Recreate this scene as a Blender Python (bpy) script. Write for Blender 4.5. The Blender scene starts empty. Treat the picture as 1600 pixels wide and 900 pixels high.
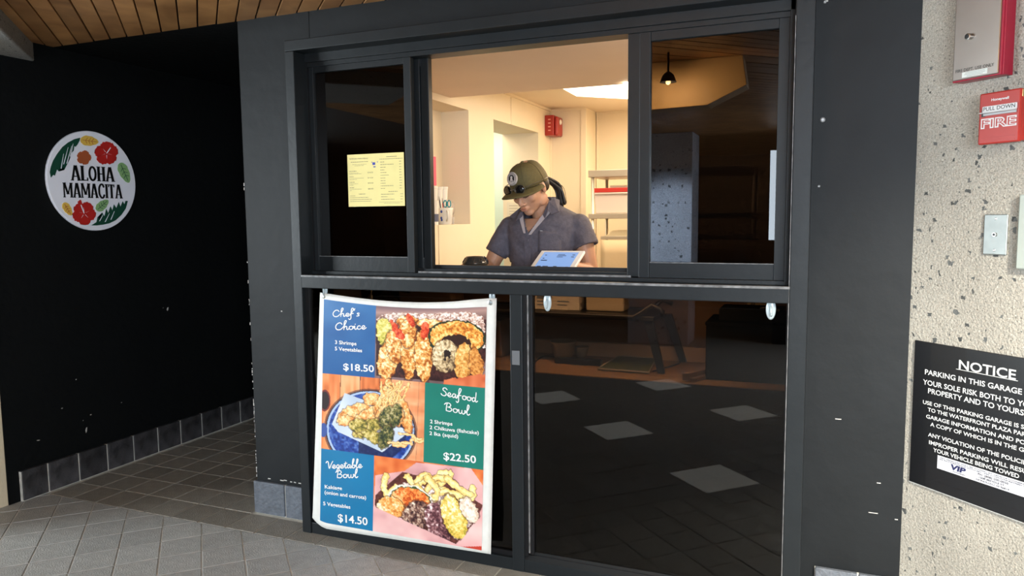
import bpy, bmesh, math, random
import numpy as np
from mathutils import Vector, Matrix
random.seed(7); rng = np.random.RandomState(11)
C = bpy.context.scene.collection
SC = bpy.context.scene
# ------------------------------------------------------------------ camera
CAMZ = 1.34; FPX = 1155.0
yaw, pit, rol = -0.388356627, 0.0949326, -0.01011869
FW = Vector((math.sin(yaw)*math.cos(pit), math.cos(yaw)*math.cos(pit), -math.sin(pit)))
RT = Vector((math.cos(yaw), -math.sin(yaw), 0)); UP = RT.cross(FW)
RT, UP = RT*math.cos(rol)+UP*math.sin(rol), -RT*math.sin(rol)+UP*math.cos(rol)
cd = bpy.data.cameras.new('camera'); cam = bpy.data.objects.new('camera', cd); C.objects.link(cam)
cd.sensor_width = 36; cd.lens = FPX*36/1600; cd.clip_start = .02; cd.clip_end = 100
cam.matrix_world = Matrix(((RT.x, UP.x, -FW.x, 0), (RT.y, UP.y, -FW.y, 0), (RT.z, UP.z, -FW.z, CAMZ), (0, 0, 0, 1)))
SC.camera = cam
# ------------------------------------------------------------------ world, lights, exposure
w = bpy.data.worlds.new('world'); SC.world = w; w.use_nodes = True
w.node_tree.nodes['Background'].inputs[0].default_value = (.80, .90, 1, 1)
w.node_tree.nodes['Background'].inputs[1].default_value = .35
SC.view_settings.view_transform = 'Standard'; SC.view_settings.look = 'None'
SC.view_settings.gamma = 1; SC.view_settings.exposure = 0.0
try: SC.view_settings.use_curve_mapping = False
except Exception: pass

def area(name, loc, target, sx, sy, power, col, spread=180):
    l = bpy.data.lights.new(name, 'AREA'); l.shape = 'RECTANGLE'; l.size = sx; l.size_y = sy
    l.energy = power; l.color = col; l.spread = math.radians(spread)
    o = bpy.data.objects.new(name, l); C.objects.link(o); o.location = loc
    o.rotation_euler = (Vector(target)-Vector(loc)).to_track_quat('-Z', 'Y').to_euler()
    return o
def spot(name, loc, target, power, col, size=60, blend=.5, rad=.05):
    l = bpy.data.lights.new(name, 'SPOT'); l.energy = power; l.color = col
    l.spot_size = math.radians(size); l.spot_blend = blend; l.shadow_soft_size = rad
    o = bpy.data.objects.new(name, l); C.objects.link(o); o.location = loc
    o.rotation_euler = (Vector(target)-Vector(loc)).to_track_quat('-Z', 'Y').to_euler()
    return o
# daylight through the open left side of the passage
area('daylight_left', (-6.4, -.6, 1.3), (-1.2, 2.6, .9), 2.2, 1.4, 340, (.86, .95, 1))
# daylight from the garage mouth behind on the right
area('daylight_right', (1.35, -2.3, 1.55), (-1.6, 2.6, .7), 2.0, 1.1, 230, (.80, .90, 1))
# kitchen ceiling light
area('kitchen_light', (-.35, 5.0, 2.15), (-.35, 5.0, 0), 1.3, 1.3, 64, (1, .79, .55))
area('kitchen_light_near', (-.25, 3.30, 2.02), (-.9, 3.5, .9), .7, .5, 22, (1, .80, .58))
area('shelf_fill_light', (-.75, 2.69, 1.055), (-.75, 2.80, .7), 1.0, .03, 3, (1, .66, .38))  # added fill without a fitting, brightens the goods on the lower shelf
area('doorway_room_light', (-2.6, 5.2, 2.15), (-2.6, 5.2, 0), .5, 1.2, 15, (1, .90, .72))
spot('column_daylight', (-2.6, -.2, 1.75), (-1.25, -2.9, 1.15), 3400, (.72, .86, 1), 24, .6, .1)
# warm ceiling spot on the concrete pier
spot('pier_spot', (1.10, .55, 2.12), (.66, 2.22, .30), 760, (1, .95, .83), 66, 1.0, .06)

# ------------------------------------------------------------------ picture ray helpers (a pixel cut with a real plane)
def ray(x, y): return FW*FPX + RT*(x-800) - UP*(y-450)
O = Vector((0, 0, CAMZ))
def PY(x, y, Y): d = ray(x, y); return O + d*(Y/d.y)
def PX(x, y, X): d = ray(x, y); return O + d*(X/d.x)
def PZ(x, y, z): d = ray(x, y); return O + d*((z-CAMZ)/d.z)
S2 = math.sqrt(.5)
CC = Vector((.285, 2.61, 0)); CT = Vector((S2, -S2, 0)); CN = Vector((-S2, -S2, 0))
MC = Matrix(((CT.x, 0, CN.x, CC.x), (CT.y, 0, CN.y, CC.y), (0, 1, 0, 0), (0, 0, 0, 1)))   # pier face: local x along, y up, z out
def PC(x, y, off=0):
    d = ray(x, y); n = CN; t = (n.dot(CC+CN*off-O)) / n.dot(d); p = O+d*t
    return Vector(((p-CC).dot(CT), p.z))
# ------------------------------------------------------------------ materials
def lin(c):
    return tuple(((v/255)/12.92 if v/255 <= .04045 else ((v/255+.055)/1.055)**2.4) for v in c)
MATS = {}
def mat(name, col, rough=.5, metal=0, spec=.5, var=0, vs=8, bump=0, bs=60, emit=None, estr=0, coat=0, trans=0, ior=1.45, col2=None, detail=4, stretch=None):
    if name in MATS: return MATS[name]
    m = bpy.data.materials.new(name); m.use_nodes = True; nt = m.node_tree; N = nt.nodes; L = nt.links
    b = N['Principled BSDF']; b.inputs['Base Color'].default_value = (*col, 1)
    b.inputs['Roughness'].default_value = rough; b.inputs['Metallic'].default_value = metal
    b.inputs['Specular IOR Level'].default_value = spec; b.inputs['Coat Weight'].default_value = coat
    b.inputs['Transmission Weight'].default_value = trans; b.inputs['IOR'].default_value = ior
    tc = N.new('ShaderNodeTexCoord'); src = tc.outputs['Object']
    if stretch:
        mp = N.new('ShaderNodeMapping'); mp.inputs['Scale'].default_value = stretch; L.new(src, mp.inputs[0]); src = mp.outputs[0]
    if var or col2:
        n = N.new('ShaderNodeTexNoise'); n.inputs['Scale'].default_value = vs; n.inputs['Detail'].default_value = detail; L.new(src, n.inputs['Vector'])
        r = N.new('ShaderNodeValToRGB'); r.color_ramp.elements[0].position = .3; r.color_ramp.elements[1].position = .7
        c2 = col2 or tuple(min(1, c*(1+var)) for c in col); c1 = col if col2 else tuple(c*(1-var) for c in col)
        r.color_ramp.elements[0].color = (*c1, 1); r.color_ramp.elements[1].color = (*c2, 1)
        L.new(n.outputs['Fac'], r.inputs['Fac']); L.new(r.outputs['Color'], b.inputs['Base Color'])
    if bump:
        n2 = N.new('ShaderNodeTexNoise'); n2.inputs['Scale'].default_value = bs; n2.inputs['Detail'].default_value = 5; L.new(src, n2.inputs['Vector'])
        bp = N.new('ShaderNodeBump'); bp.inputs['Strength'].default_value = bump; bp.inputs['Distance'].default_value = .01
        L.new(n2.outputs['Fac'], bp.inputs['Height']); L.new(bp.outputs['Normal'], b.inputs['Normal'])
    if emit: b.inputs['Emission Color'].default_value = (*emit, 1); b.inputs['Emission Strength'].default_value = estr
    MATS[name] = m; return m
def per_object(m, lo=.85, hi=1.15):
    """vary the base colour a little from object to object"""
    nt = m.node_tree; N = nt.nodes; L = nt.links; b = N['Principled BSDF']
    oi = N.new('ShaderNodeObjectInfo'); mr = N.new('ShaderNodeMapRange'); mr.inputs[3].default_value = lo; mr.inputs[4].default_value = hi
    hs = N.new('ShaderNodeHueSaturation'); L.new(oi.outputs['Random'], mr.inputs[0]); L.new(mr.outputs[0], hs.inputs['Value'])
    lk = b.inputs['Base Color'].links
    if lk: L.new(lk[0].from_socket, hs.inputs['Color'])
    else: hs.inputs['Color'].default_value = b.inputs['Base Color'].default_value
    L.new(hs.outputs[0], b.inputs['Base Color']); return m
def glass(name, tint, k=1.7, rough=0.0, film=None):
    m = bpy.data.materials.new(name); m.use_nodes = True; nt = m.node_tree; N = nt.nodes; L = nt.links
    N.remove(N['Principled BSDF']); out = N['Material Output']
    tr = N.new('ShaderNodeBsdfTransparent'); tr.inputs[0].default_value = (*tint, 1)
    gl = N.new('ShaderNodeBsdfGlossy'); gl.inputs['Roughness'].default_value = rough
    fr = N.new('ShaderNodeFresnel'); fr.inputs[0].default_value = 1.5
    mu = N.new('ShaderNodeMath'); mu.operation = 'MULTIPLY'; mu.inputs[1].default_value = k; mu.use_clamp = True
    mx = N.new('ShaderNodeMixShader'); L.new(fr.outputs[0], mu.inputs[0]); L.new(mu.outputs[0], mx.inputs[0])
    L.new(tr.outputs[0], mx.inputs[1]); L.new(gl.outputs[0], mx.inputs[2]); L.new(mx.outputs[0], out.inputs[0])
    return m
def concrete_mat(name, base, chip, sc=55, dark=.5):
    m = bpy.data.materials.new(name); m.use_nodes = True; nt = m.node_tree; N = nt.nodes; L = nt.links
    b = N['Principled BSDF']; b.inputs['Roughness'].default_value = .85; b.inputs['Specular IOR Level'].default_value = .2
    tc = N.new('ShaderNodeTexCoord')
    nz = N.new('ShaderNodeTexNoise'); nz.inputs['Scale'].default_value = 30; nz.inputs['Detail'].default_value = 3
    L.new(tc.outputs['Object'], nz.inputs['Vector'])
    def layer(scale, thr, distort):
        v = N.new('ShaderNodeTexVoronoi'); v.inputs['Scale'].default_value = scale; v.inputs['Randomness'].default_value = 1
        ad = N.new('ShaderNodeVectorMath'); ad.operation = 'MULTIPLY_ADD'; ad.inputs[1].default_value = (distort,)*3
        L.new(nz.outputs['Color'], ad.inputs[0]); L.new(tc.outputs['Object'], ad.inputs[2]); L.new(ad.outputs[0], v.inputs['Vector'])
        # only a share of cells carries a stone: random cell colour picks it
        sp = N.new('ShaderNodeSeparateColor'); L.new(v.outputs['Color'], sp.inputs[0])
        g = N.new('ShaderNodeMath'); g.operation = 'GREATER_THAN'; g.inputs[1].default_value = thr; L.new(sp.outputs[0], g.inputs[0])
        v.distance = 'CHEBYCHEV'; rs_ = N.new('ShaderNodeMath'); rs_.operation = 'MULTIPLY'; rs_.inputs[1].default_value = .42; L.new(sp.outputs[2], rs_.inputs[0])
        d = N.new('ShaderNodeMath'); d.operation = 'LESS_THAN'; L.new(v.outputs['Distance'], d.inputs[0]); L.new(rs_.outputs[0], d.inputs[1])
        mm = N.new('ShaderNodeMath'); mm.operation = 'MULTIPLY'; L.new(g.outputs[0], mm.inputs[0]); L.new(d.outputs[0], mm.inputs[1])
        return mm.outputs[0], sp.outputs[1]
    a, ar = layer(sc, .80, .03); s, sr = layer(sc*3.0, .40, .012)
    big = N.new('ShaderNodeTexNoise'); big.inputs['Scale'].default_value = 3; big.inputs['Detail'].default_value = 6; L.new(tc.outputs['Object'], big.inputs['Vector'])
    r = N.new('ShaderNodeValToRGB'); r.color_ramp.elements[0].position = .3; r.color_ramp.elements[1].position = .75
    r.color_ramp.elements[0].color = (*[c*.82 for c in base], 1); r.color_ramp.elements[1].color = (*[min(1, c*1.1) for c in base], 1)
    L.new(big.outputs['Fac'], r.inputs['Fac'])
    fine = N.new('ShaderNodeTexNoise'); fine.inputs['Scale'].default_value = 260; fine.inputs['Detail'].default_value = 3; L.new(tc.outputs['Object'], fine.inputs['Vector'])
    mf = N.new('ShaderNodeMix'); mf.data_type = 'RGBA'; mf.blend_type = 'OVERLAY'; mf.inputs['Factor'].default_value = .7
    L.new(r.outputs[0], mf.inputs['A']); L.new(fine.outputs['Fac'], mf.inputs['B'])
    m1 = N.new('ShaderNodeMix'); m1.data_type = 'RGBA'; m1.inputs['B'].default_value = (*[c*1.05 for c in base][:3], 1)
    r2 = N.new('ShaderNodeValToRGB'); r2.color_ramp.elements[0].color = (*[c*.45 for c in base], 1); r2.color_ramp.elements[1].color = (*[min(1, c*1.35) for c in base], 1)
    L.new(sr, r2.inputs[0]); L.new(r2.outputs[0], m1.inputs['B']); L.new(s, m1.inputs['Factor']); L.new(mf.outputs['Result'], m1.inputs['A'])
    m2 = N.new('ShaderNodeMix'); m2.data_type = 'RGBA'; r3 = N.new('ShaderNodeValToRGB')
    r3.color_ramp.elements[0].color = (*[c*.45 for c in chip], 1); r3.color_ramp.elements[1].color = (*chip, 1)
    L.new(ar, r3.inputs[0]); L.new(r3.outputs[0], m2.inputs['B']); L.new(a, m2.inputs['Factor']); L.new(m1.outputs['Result'], m2.inputs['A'])
    L.new(m2.outputs['Result'], b.inputs['Base Color'])
    bn = N.new('ShaderNodeTexNoise'); bn.inputs['Scale'].default_value = 140; bn.inputs['Detail'].default_value = 6; L.new(tc.outputs['Object'], bn.inputs['Vector'])
    bp = N.new('ShaderNodeBump'); bp.inputs['Strength'].default_value = .7; bp.inputs['Distance'].default_value = .006
    L.new(bn.outputs['Fac'], bp.inputs['Height']); L.new(bp.outputs[0], b.inputs['Normal'])
    return m
def wood_mat(name, c1, c2, stretch, rough=.4, sc=6):
    m = bpy.data.materials.new(name); m.use_nodes = True; nt = m.node_tree; N = nt.nodes; L = nt.links
    b = N['Principled BSDF']; b.inputs['Roughness'].default_value = rough
    tc = N.new('ShaderNodeTexCoord'); mp = N.new('ShaderNodeMapping'); mp.inputs['Scale'].default_value = stretch
    L.new(tc.outputs['Object'], mp.inputs[0]); oi = N.new('ShaderNodeObjectInfo')
    ad = N.new('ShaderNodeVectorMath'); ad.operation = 'ADD'; mul = N.new('ShaderNodeVectorMath'); mul.operation = 'SCALE'; mul.inputs[0].default_value = (7, 3, 5)
    L.new(oi.outputs['Random'], mul.inputs['Scale']); L.new(mp.outputs[0], ad.inputs[0]); L.new(mul.outputs[0], ad.inputs[1])
    n = N.new('ShaderNodeTexNoise'); n.inputs['Scale'].default_value = sc; n.inputs['Detail'].default_value = 6; n.inputs['Distortion'].default_value = .6; L.new(ad.outputs[0], n.inputs['Vector'])
    r = N.new('ShaderNodeValToRGB'); r.color_ramp.elements[0].position = .32; r.color_ramp.elements[1].position = .68
    r.color_ramp.elements[0].color = (*c1, 1); r.color_ramp.elements[1].color = (*c2, 1)
    L.new(n.outputs['Fac'], r.inputs[0]); L.new(r.outputs[0], b.inputs['Base Color'])
    bp = N.new('ShaderNodeBump'); bp.inputs['Strength'].default_value = .15; bp.inputs['Distance'].default_value = .004; L.new(n.outputs['Fac'], bp.inputs['Height']); L.new(bp.outputs[0], b.inputs['Normal'])
    return per_object(m, .8, 1.15)

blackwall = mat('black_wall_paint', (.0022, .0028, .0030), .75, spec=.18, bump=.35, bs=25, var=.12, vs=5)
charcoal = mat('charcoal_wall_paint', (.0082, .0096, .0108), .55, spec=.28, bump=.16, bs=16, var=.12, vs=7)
frame_m = mat('charcoal_metal_frame', (.0090, .0112, .0128), .42, spec=.35, bump=.06, bs=40, var=.1, vs=12)
frame_edge = mat('worn_frame_edge', (.16, .16, .16), .45, var=.5, vs=40)
gasket = mat('black_gasket', (.004, .004, .005), .5)
grout = mat('grout', (.58, .56, .50), .9, var=.15, vs=30, bump=.3, bs=200)
tile_front = per_object(mat('grey_quarry_tile', (.37, .365, .345), .5, var=.12, vs=30, bump=.35, bs=180), .9, 1.08)
tile_rec = per_object(mat('brown_quarry_tile', (.25, .23, .195), .5, var=.14, vs=25, bump=.35, bs=180), .86, 1.1)
tile_white = mat('glowing_white_tile', (.82, .82, .78), .5, emit=(.92, .95, .90), estr=.95)  # emission added to white inlay tiles so their reflection in the glass brightens
tile_base = per_object(mat('dark_base_tile', (.045, .043, .045), .42, var=.55, vs=14, bump=.4, bs=60), .8, 1.25)
tile_base2 = per_object(mat('blue_grey_base_tile', (.115, .128, .15), .55, var=.2, vs=40, bump=.5, bs=90), .92, 1.08)
concrete = concrete_mat('exposed_aggregate_concrete', (.350, .326, .278), (.13, .135, .13), 62)
concrete2 = concrete_mat('grey_cast_concrete', (.30, .295, .28), (.12, .12, .12), 70)
cream = mat('cream_kitchen_wall', (.80, .68, .50), .6, var=.02, vs=3, bump=.05, bs=120)
soffit_m = mat('kitchen_soffit_paint', (.82, .66, .54), .7, var=.04, vs=2)
ceil_m = mat('kitchen_ceiling_paint', (.80, .66, .50), .7, var=.02, vs=3)
ply_board = wood_mat('varnished_ceiling_board', (.27, .125, .045), (.50, .26, .10), (2.2, 2.2, 2.2), .42, 2.2)
white = mat('white_plastic', (.80, .80, .80), .4)
black = mat('black_plastic', (.008, .008, .009), .35)
steel = mat('brushed_steel', (.50, .50, .48), .33, metal=1, var=.08, vs=14)
# ------------------------------------------------------------------ object helpers
ORG = {}
def finish(o, mesh_m, parent):
    if mesh_m is not None and not o.data.materials: o.data.materials.append(mesh_m)
    C.objects.link(o)
def empty(name, loc):
    o = bpy.data.objects.new(name, None); C.objects.link(o); o.location = loc; o.empty_display_size = .05
    ORG[o.name] = Vector(loc); return o
def tag(o, label=None, cat=None, group=None, kind=None):
    if label: o['label'] = label
    if cat: o['category'] = cat
    if group: o['group'] = group
    if kind: o['kind'] = kind
    return o
def thing(name, label, cat, loc, group=None): return tag(empty(name, loc), label, cat, group)
def struct(name, label, loc=(0, 0, 0)): return tag(empty(name, loc), label, kind='structure')
def obj(name, bm, m, parent=None, smooth=False, bevel=0, seg=2, free=True):
    """bm: a bmesh or a mesh in WORLD coordinates -> one object with its own origin"""
    if isinstance(bm, bmesh.types.BMesh):
        me = bpy.data.meshes.new(name); bmesh.ops.recalc_face_normals(bm, faces=bm.faces); bm.to_mesh(me); bm.free()
    else: me = bm
    n = len(me.vertices); co = np.empty(n*3, np.float32); me.vertices.foreach_get('co', co); co = co.reshape(-1, 3)
    lo, hi = co.min(0), co.max(0); org = Vector(((lo[0]+hi[0])/2, (lo[1]+hi[1])/2, lo[2]))
    co -= np.array(org, np.float32); me.vertices.foreach_set('co', co.ravel())
    o = bpy.data.objects.new(name, me)
    if m is not None and not me.materials: me.materials.append(m)
    C.objects.link(o)
    if parent is not None:
        o.parent = parent; o.location = org - ORG[parent.name]
    else: o.location = org
    ORG[o.name] = org
    if smooth: me.polygons.foreach_set('use_smooth', [True]*len(me.polygons))
    if bevel:
        md = o.modifiers.new('bevel', 'BEVEL'); md.width = bevel; md.segments = seg; md.limit_method = 'ANGLE'
    return o
def B(x0, x1, y0, y1, z0, z1, bm=None, M=None):
    bm = bm or bmesh.new()
    v = [Vector((x, y, z)) for x in (x0, x1) for y in (y0, y1) for z in (z0, z1)]
    if M: v = [M @ p for p in v]
    v = [bm.verts.new(p) for p in v]
    for f in ((0, 1, 3, 2), (4, 6, 7, 5), (0, 4, 5, 1), (2, 3, 7, 6), (0, 2, 6, 4), (1, 5, 7, 3)): bm.faces.new([v[i] for i in f])
    return bm
def prism(pts, d, bm=None):
    """pts: world points of a flat polygon, d: extrusion vector"""
    bm = bm or bmesh.new(); a = [bm.verts.new(p) for p in pts]; b = [bm.verts.new(Vector(p)+d) for p in pts]; n = len(pts)
    bm.faces.new(a); bm.faces.new(b[::-1])
    for i in range(n): bm.faces.new((a[i], a[(i+1) % n], b[(i+1) % n], b[i]))
    return bm
def tube(pts, r, bm=None, n=10, caps=True):
    bm = bm or bmesh.new(); pts = [Vector(p) for p in pts]; rings = []; rr = r if isinstance(r, (list, tuple)) else [r]*len(pts)
    prev = None
    for i, p in enumerate(pts):
        t = (pts[min(i+1, len(pts)-1)]-pts[max(i-1, 0)]).normalized()
        a = prev if prev is not None and abs(prev.dot(t)) < .95 else (Vector((0, 0, 1)) if abs(t.z) < .9 else Vector((1, 0, 0)))
        u = (a - t*a.dot(t)).normalized(); v = t.cross(u); prev = u
        rings.append([bm.verts.new(p+(u*math.cos(2*math.pi*k/n)+v*math.sin(2*math.pi*k/n))*rr[i]) for k in range(n)])
    for a, b in zip(rings, rings[1:]):
        for k in range(n): bm.faces.new((a[k], a[(k+1) % n], b[(k+1) % n], b[k]))
    if caps: bm.faces.new(rings[0]); bm.faces.new(rings[-1][::-1])
    return bm
def ell(c, r, bm=None, M=None, seg=20, rings=12):
    bm = bm or bmesh.new()
    T = Matrix.Translation(c) @ (M or Matrix.Identity(4)) @ Matrix.Diagonal((*r, 1))
    bmesh.ops.create_uvsphere(bm, u_segments=seg, v_segments=rings, radius=1, matrix=T); return bm
def lathe(profile, c, bm=None, n=28, M=None):
    bm = bm or bmesh.new(); rings = []
    for r, z in profile:
        rings.append([bm.verts.new((M or Matrix.Identity(4)) @ (Vector(c)+Vector((r*math.cos(2*math.pi*k/n), r*math.sin(2*math.pi*k/n), z)))) for k in range(n)])
    for a, b in zip(rings, rings[1:]):
        for k in range(n): bm.faces.new((a[k], a[(k+1) % n], b[(k+1) % n], b[k]))
    bm.faces.new(rings[0]); bm.faces.new(rings[-1][::-1]); return bm
def cr(pts, k=6):
    """Catmull-Rom through 2-D or 3-D points"""
    P = [Vector(p) for p in pts]; P = [P[0]*2-P[1]]+P+[P[-1]*2-P[-2]]; out = []
    for i in range(1, len(P)-2):
        for j in range(k):
            t = j/k; a, b, c, d = P[i-1:i+3]
            out.append(.5*((2*b)+(c-a)*t+(2*a-5*b+4*c-d)*t*t+(3*b-a-3*c+d)*t*t*t))
    out.append(P[-2]); return out
# text -----------------------------------------------------------------------
TC = {}
def text_data(s, bold=0, shear=0, extrude=0):
    key = (s, bold, shear, extrude)
    if key in TC: return TC[key]
    c = bpy.data.curves.new('t', 'FONT'); c.body = s; c.size = 1; c.offset = bold; c.shear = shear; c.resolution_u = 3; c.extrude = extrude
    o = bpy.data.objects.new('t', c); C.objects.link(o)
    me = bpy.data.meshes.new_from_object(o.evaluated_get(bpy.context.evaluated_depsgraph_get()))
    v = [tuple(x.co) for x in me.vertices]; f = [tuple(p.vertices) for p in me.polygons]
    bpy.data.objects.remove(o); bpy.data.curves.remove(c); bpy.data.meshes.remove(me)
    xs = [p[0] for p in v]; TC[key] = (v, f, min(xs), max(xs)); return TC[key]
CAPH = .70
def text(name, items, fn, m, parent, bold=0.0, shear=0, extrude=0):
    """items: (string, u, v, cap_height, width|None, align); fn(u, v, w) -> world point"""
    V = []; F = []
    for s, u, v, h, wd, al in items:
        tv, tf, x0, x1 = text_data(s, bold, shear, extrude); k = h/CAPH; kx = (wd/(x1-x0)) if wd else k; L = (x1-x0)*kx
        o = u-(0 if al == 'l' else L/2 if al == 'c' else L); b0 = len(V)
        for p in tv: V.append(fn(o+(p[0]-x0)*kx, v+p[1]*k, p[2]*k))
        F += [tuple(i+b0 for i in f) for f in tf]
    me = bpy.data.meshes.new(name); me.from_pydata([tuple(p) for p in V], [], F); return obj(name, me, m, parent)
def ribbon_mesh(name, strokes, fn, wdt, m, parent):
    """brush strokes (lists of 2-D points) as flat print"""
    V = []; F = []
    for st in strokes:
        P = cr(st, 6) if len(st) > 2 else [Vector(p) for p in st]; b0 = len(V); n = len(P)
        for i, p in enumerate(P):
            t = (P[min(i+1, n-1)]-P[max(i-1, 0)]); t = t.normalized() if t.length > 1e-9 else Vector((1, 0)); q = Vector((-t.y, t.x))*wdt/2
            V += [fn(p.x+q.x, p.y+q.y, 0), fn(p.x-q.x, p.y-q.y, 0)]
        for i in range(n-1): F.append((b0+2*i, b0+2*i+1, b0+2*i+3, b0+2*i+2))
        for e in (P[0], P[-1]):
            b1 = len(V)
            for k in range(8): V.append(fn(e.x+math.cos(k*math.pi/4)*wdt/2, e.y+math.sin(k*math.pi/4)*wdt/2, 0))
            F.append(tuple(range(b1, b1+8)))
    me = bpy.data.meshes.new(name); me.from_pydata([tuple(p) for p in V], [], F); return obj(name, me, m, parent)
def remeshed(bm, voxel, smooth=6, fac=.5):
    me = bpy.data.meshes.new('r'); bmesh.ops.recalc_face_normals(bm, faces=bm.faces); bm.to_mesh(me); bm.free()
    o = bpy.data.objects.new('r', me); C.objects.link(o)
    r = o.modifiers.new('r', 'REMESH'); r.mode = 'VOXEL'; r.voxel_size = voxel
    if smooth:
        s = o.modifiers.new('s', 'SMOOTH'); s.iterations = smooth; s.factor = fac
    out = bpy.data.meshes.new_from_object(o.evaluated_get(bpy.context.evaluated_depsgraph_get()))
    bpy.data.objects.remove(o); bpy.data.meshes.remove(me)
    out.polygons.foreach_set('use_smooth', [True]*len(out.polygons)); return out
def pieces(name, mesh, spots, parent, limit=300):
    """alike pieces sharing one mesh; spots: (location, rotz)"""
    po = ORG[parent.name]
    for p, rz in spots[:limit]:
        o = bpy.data.objects.new(name, mesh); C.objects.link(o); o.parent = parent; o.location = Vector(p)-po; o.rotation_euler = (0, 0, rz)
def tile_mesh(name, sx, sy, h, m, bev=.002):
    bm = B(-sx/2, sx/2, -sy/2, sy/2, -h, -bev)
    top = [bm.verts.new((a*(sx/2-bev), b*(sy/2-bev), 0)) for a, b in ((-1, -1), (1, -1), (1, 1), (-1, 1))]
    bm.faces.new(top); low = sorted([v for v in bm.verts if abs(v.co.z+bev) < 1e-6], key=lambda v: math.atan2(v.co.y, v.co.x))
    top2 = sorted(top, key=lambda v: math.atan2(v.co.y, v.co.x))
    bmesh.ops.delete(bm, geom=[f for f in bm.faces if all(abs(v.co.z+bev) < 1e-6 for v in f.verts)], context='FACES_ONLY')
    for i in range(4): bm.faces.new((low[i], low[(i+1) % 4], top2[(i+1) % 4], top2[i]))
    bmesh.ops.recalc_face_normals(bm, faces=bm.faces)
    me = bpy.data.meshes.new(name); bm.to_mesh(me); bm.free(); me.materials.append(m); return me
def clip_poly(poly, a, b, c):
    """keep a*x+b*y<=c"""
    out = []
    for i in range(len(poly)):
        p, q = poly[i], poly[(i+1) % len(poly)]; dp = a*p[0]+b*p[1]-c; dq = a*q[0]+b*q[1]-c
        if dp <= 0: out.append(p)
        if dp*dq < 0: t = dp/(dp-dq); out.append((p[0]+(q[0]-p[0])*t, p[1]+(q[1]-p[1])*t))
    return out

# ================================================================== FLOOR
floor = struct('floor', 'tiled floor with diagonal grey pavers and square brown pavers in the alcove')
obj('grout_bed', B(-7, 3.2, -6, 6.4, -.08, -.0035), grout, floor)
YB = 2.415
GL, GC, PL, PCR = -.0552, 2.842, .1577, .1635     # diagonal lattice (X+Y)/sqrt2 and (Y-X)/sqrt2
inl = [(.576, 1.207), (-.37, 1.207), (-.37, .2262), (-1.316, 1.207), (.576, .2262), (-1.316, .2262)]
front = []; rest = []; white_t = []
for i in range(-32, 32):
    for j in range(-62, 12):
        l = GL+(i+.5)*PL; c = GC+(j+.5)*PCR
        x = (l-c)*S2; y = (l+c)*S2
        if not (-6.9 < x < 3.1 and -5.9 < y < YB+.12): continue
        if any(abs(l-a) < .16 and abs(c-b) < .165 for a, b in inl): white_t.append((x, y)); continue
        q = [((a-b)*S2, (a+b)*S2) for a, b in ((l-PL/2+.003, c-PCR/2+.003), (l+PL/2-.003, c-PCR/2+.003), (l+PL/2-.003, c+PCR/2-.003), (l-PL/2+.003, c+PCR/2-.003))]
        if x > .05:      # the concrete pier cuts in
            if (Vector((x, y, 0))-CC).dot(CN) < -.02: continue
        q2 = clip_poly(q, 0, 1, YB-.003)
        if len(q2) < 3: continue
        (front if len(q2) == 4 and q2 == q else rest).append((x, y, q2))
front.sort(key=lambda t: (0 if (-4.6 < t[0] < .3 and t[1] > 1.1) else 1, math.hypot(t[0]+1.6, t[1]-2.4)))
tm = tile_mesh('tile', PL-.005, PCR-.005, .012, tile_front)
pieces('tile', tm, [((x, y, random.uniform(-.0006, .0006)), math.pi/4) for x, y, _ in front], floor, 240)
tw = tile_mesh('glowing_inlay', PL-.005, PCR-.005, .012, tile_white)
pieces('glowing_inlay', tw, [((x, y, 0), math.pi/4) for x, y in white_t], floor)  # white inlay tiles, made to glow for the mirrored patches
edge = [r for r in rest if r[1] > 1.8 and -3.7 < r[0] < .5]
for x, y, q in edge:
    obj('tile', prism([(a, b, -.012) for a, b in q], Vector((0, 0, .012))), tile_front, floor)
bm = bmesh.new()
for x, y, q in front[240:]+[r for r in rest if r not in edge]: prism([(a, b, -.012) for a, b in q], Vector((0, 0, .012)), bm)
tag(obj('far_tiles', bm, tile_front, floor), kind='stuff')
# alcove tiles and border row, square to the shop front
PR = .1672; PXR = .160; rows = []
for r in range(0, 12):
    y0 = YB+r*PR; y1 = y0+PR
    for k in range(-9, 14):
        x1 = -2.361+k*PXR+PXR; x0 = x1-PXR
        if r == 0:
            if x0 < -3.50: x0 = -3.50
            if x1 < -3.44 or x0 > .14: continue
        else:
            if x1 > -2.345: x1 = min(x1, -2.345)
            if x0 > -2.38 or x1 < -3.48: continue
            x0 = max(x0, -3.50)
            if x1-x0 < .02: continue
        rows.append(((x0+x1)/2, (y0+y1)/2, x1-x0, PR))
cache = {}
for x, y, a, b in rows:
    k = round(a, 3)
    if k not in cache: cache[k] = tile_mesh('paver', a-.006, b-.006, .012, tile_rec)
    pieces('paver', cache[k], [((x, y, random.uniform(-.0005, .0005)), 0)], floor)

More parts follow.
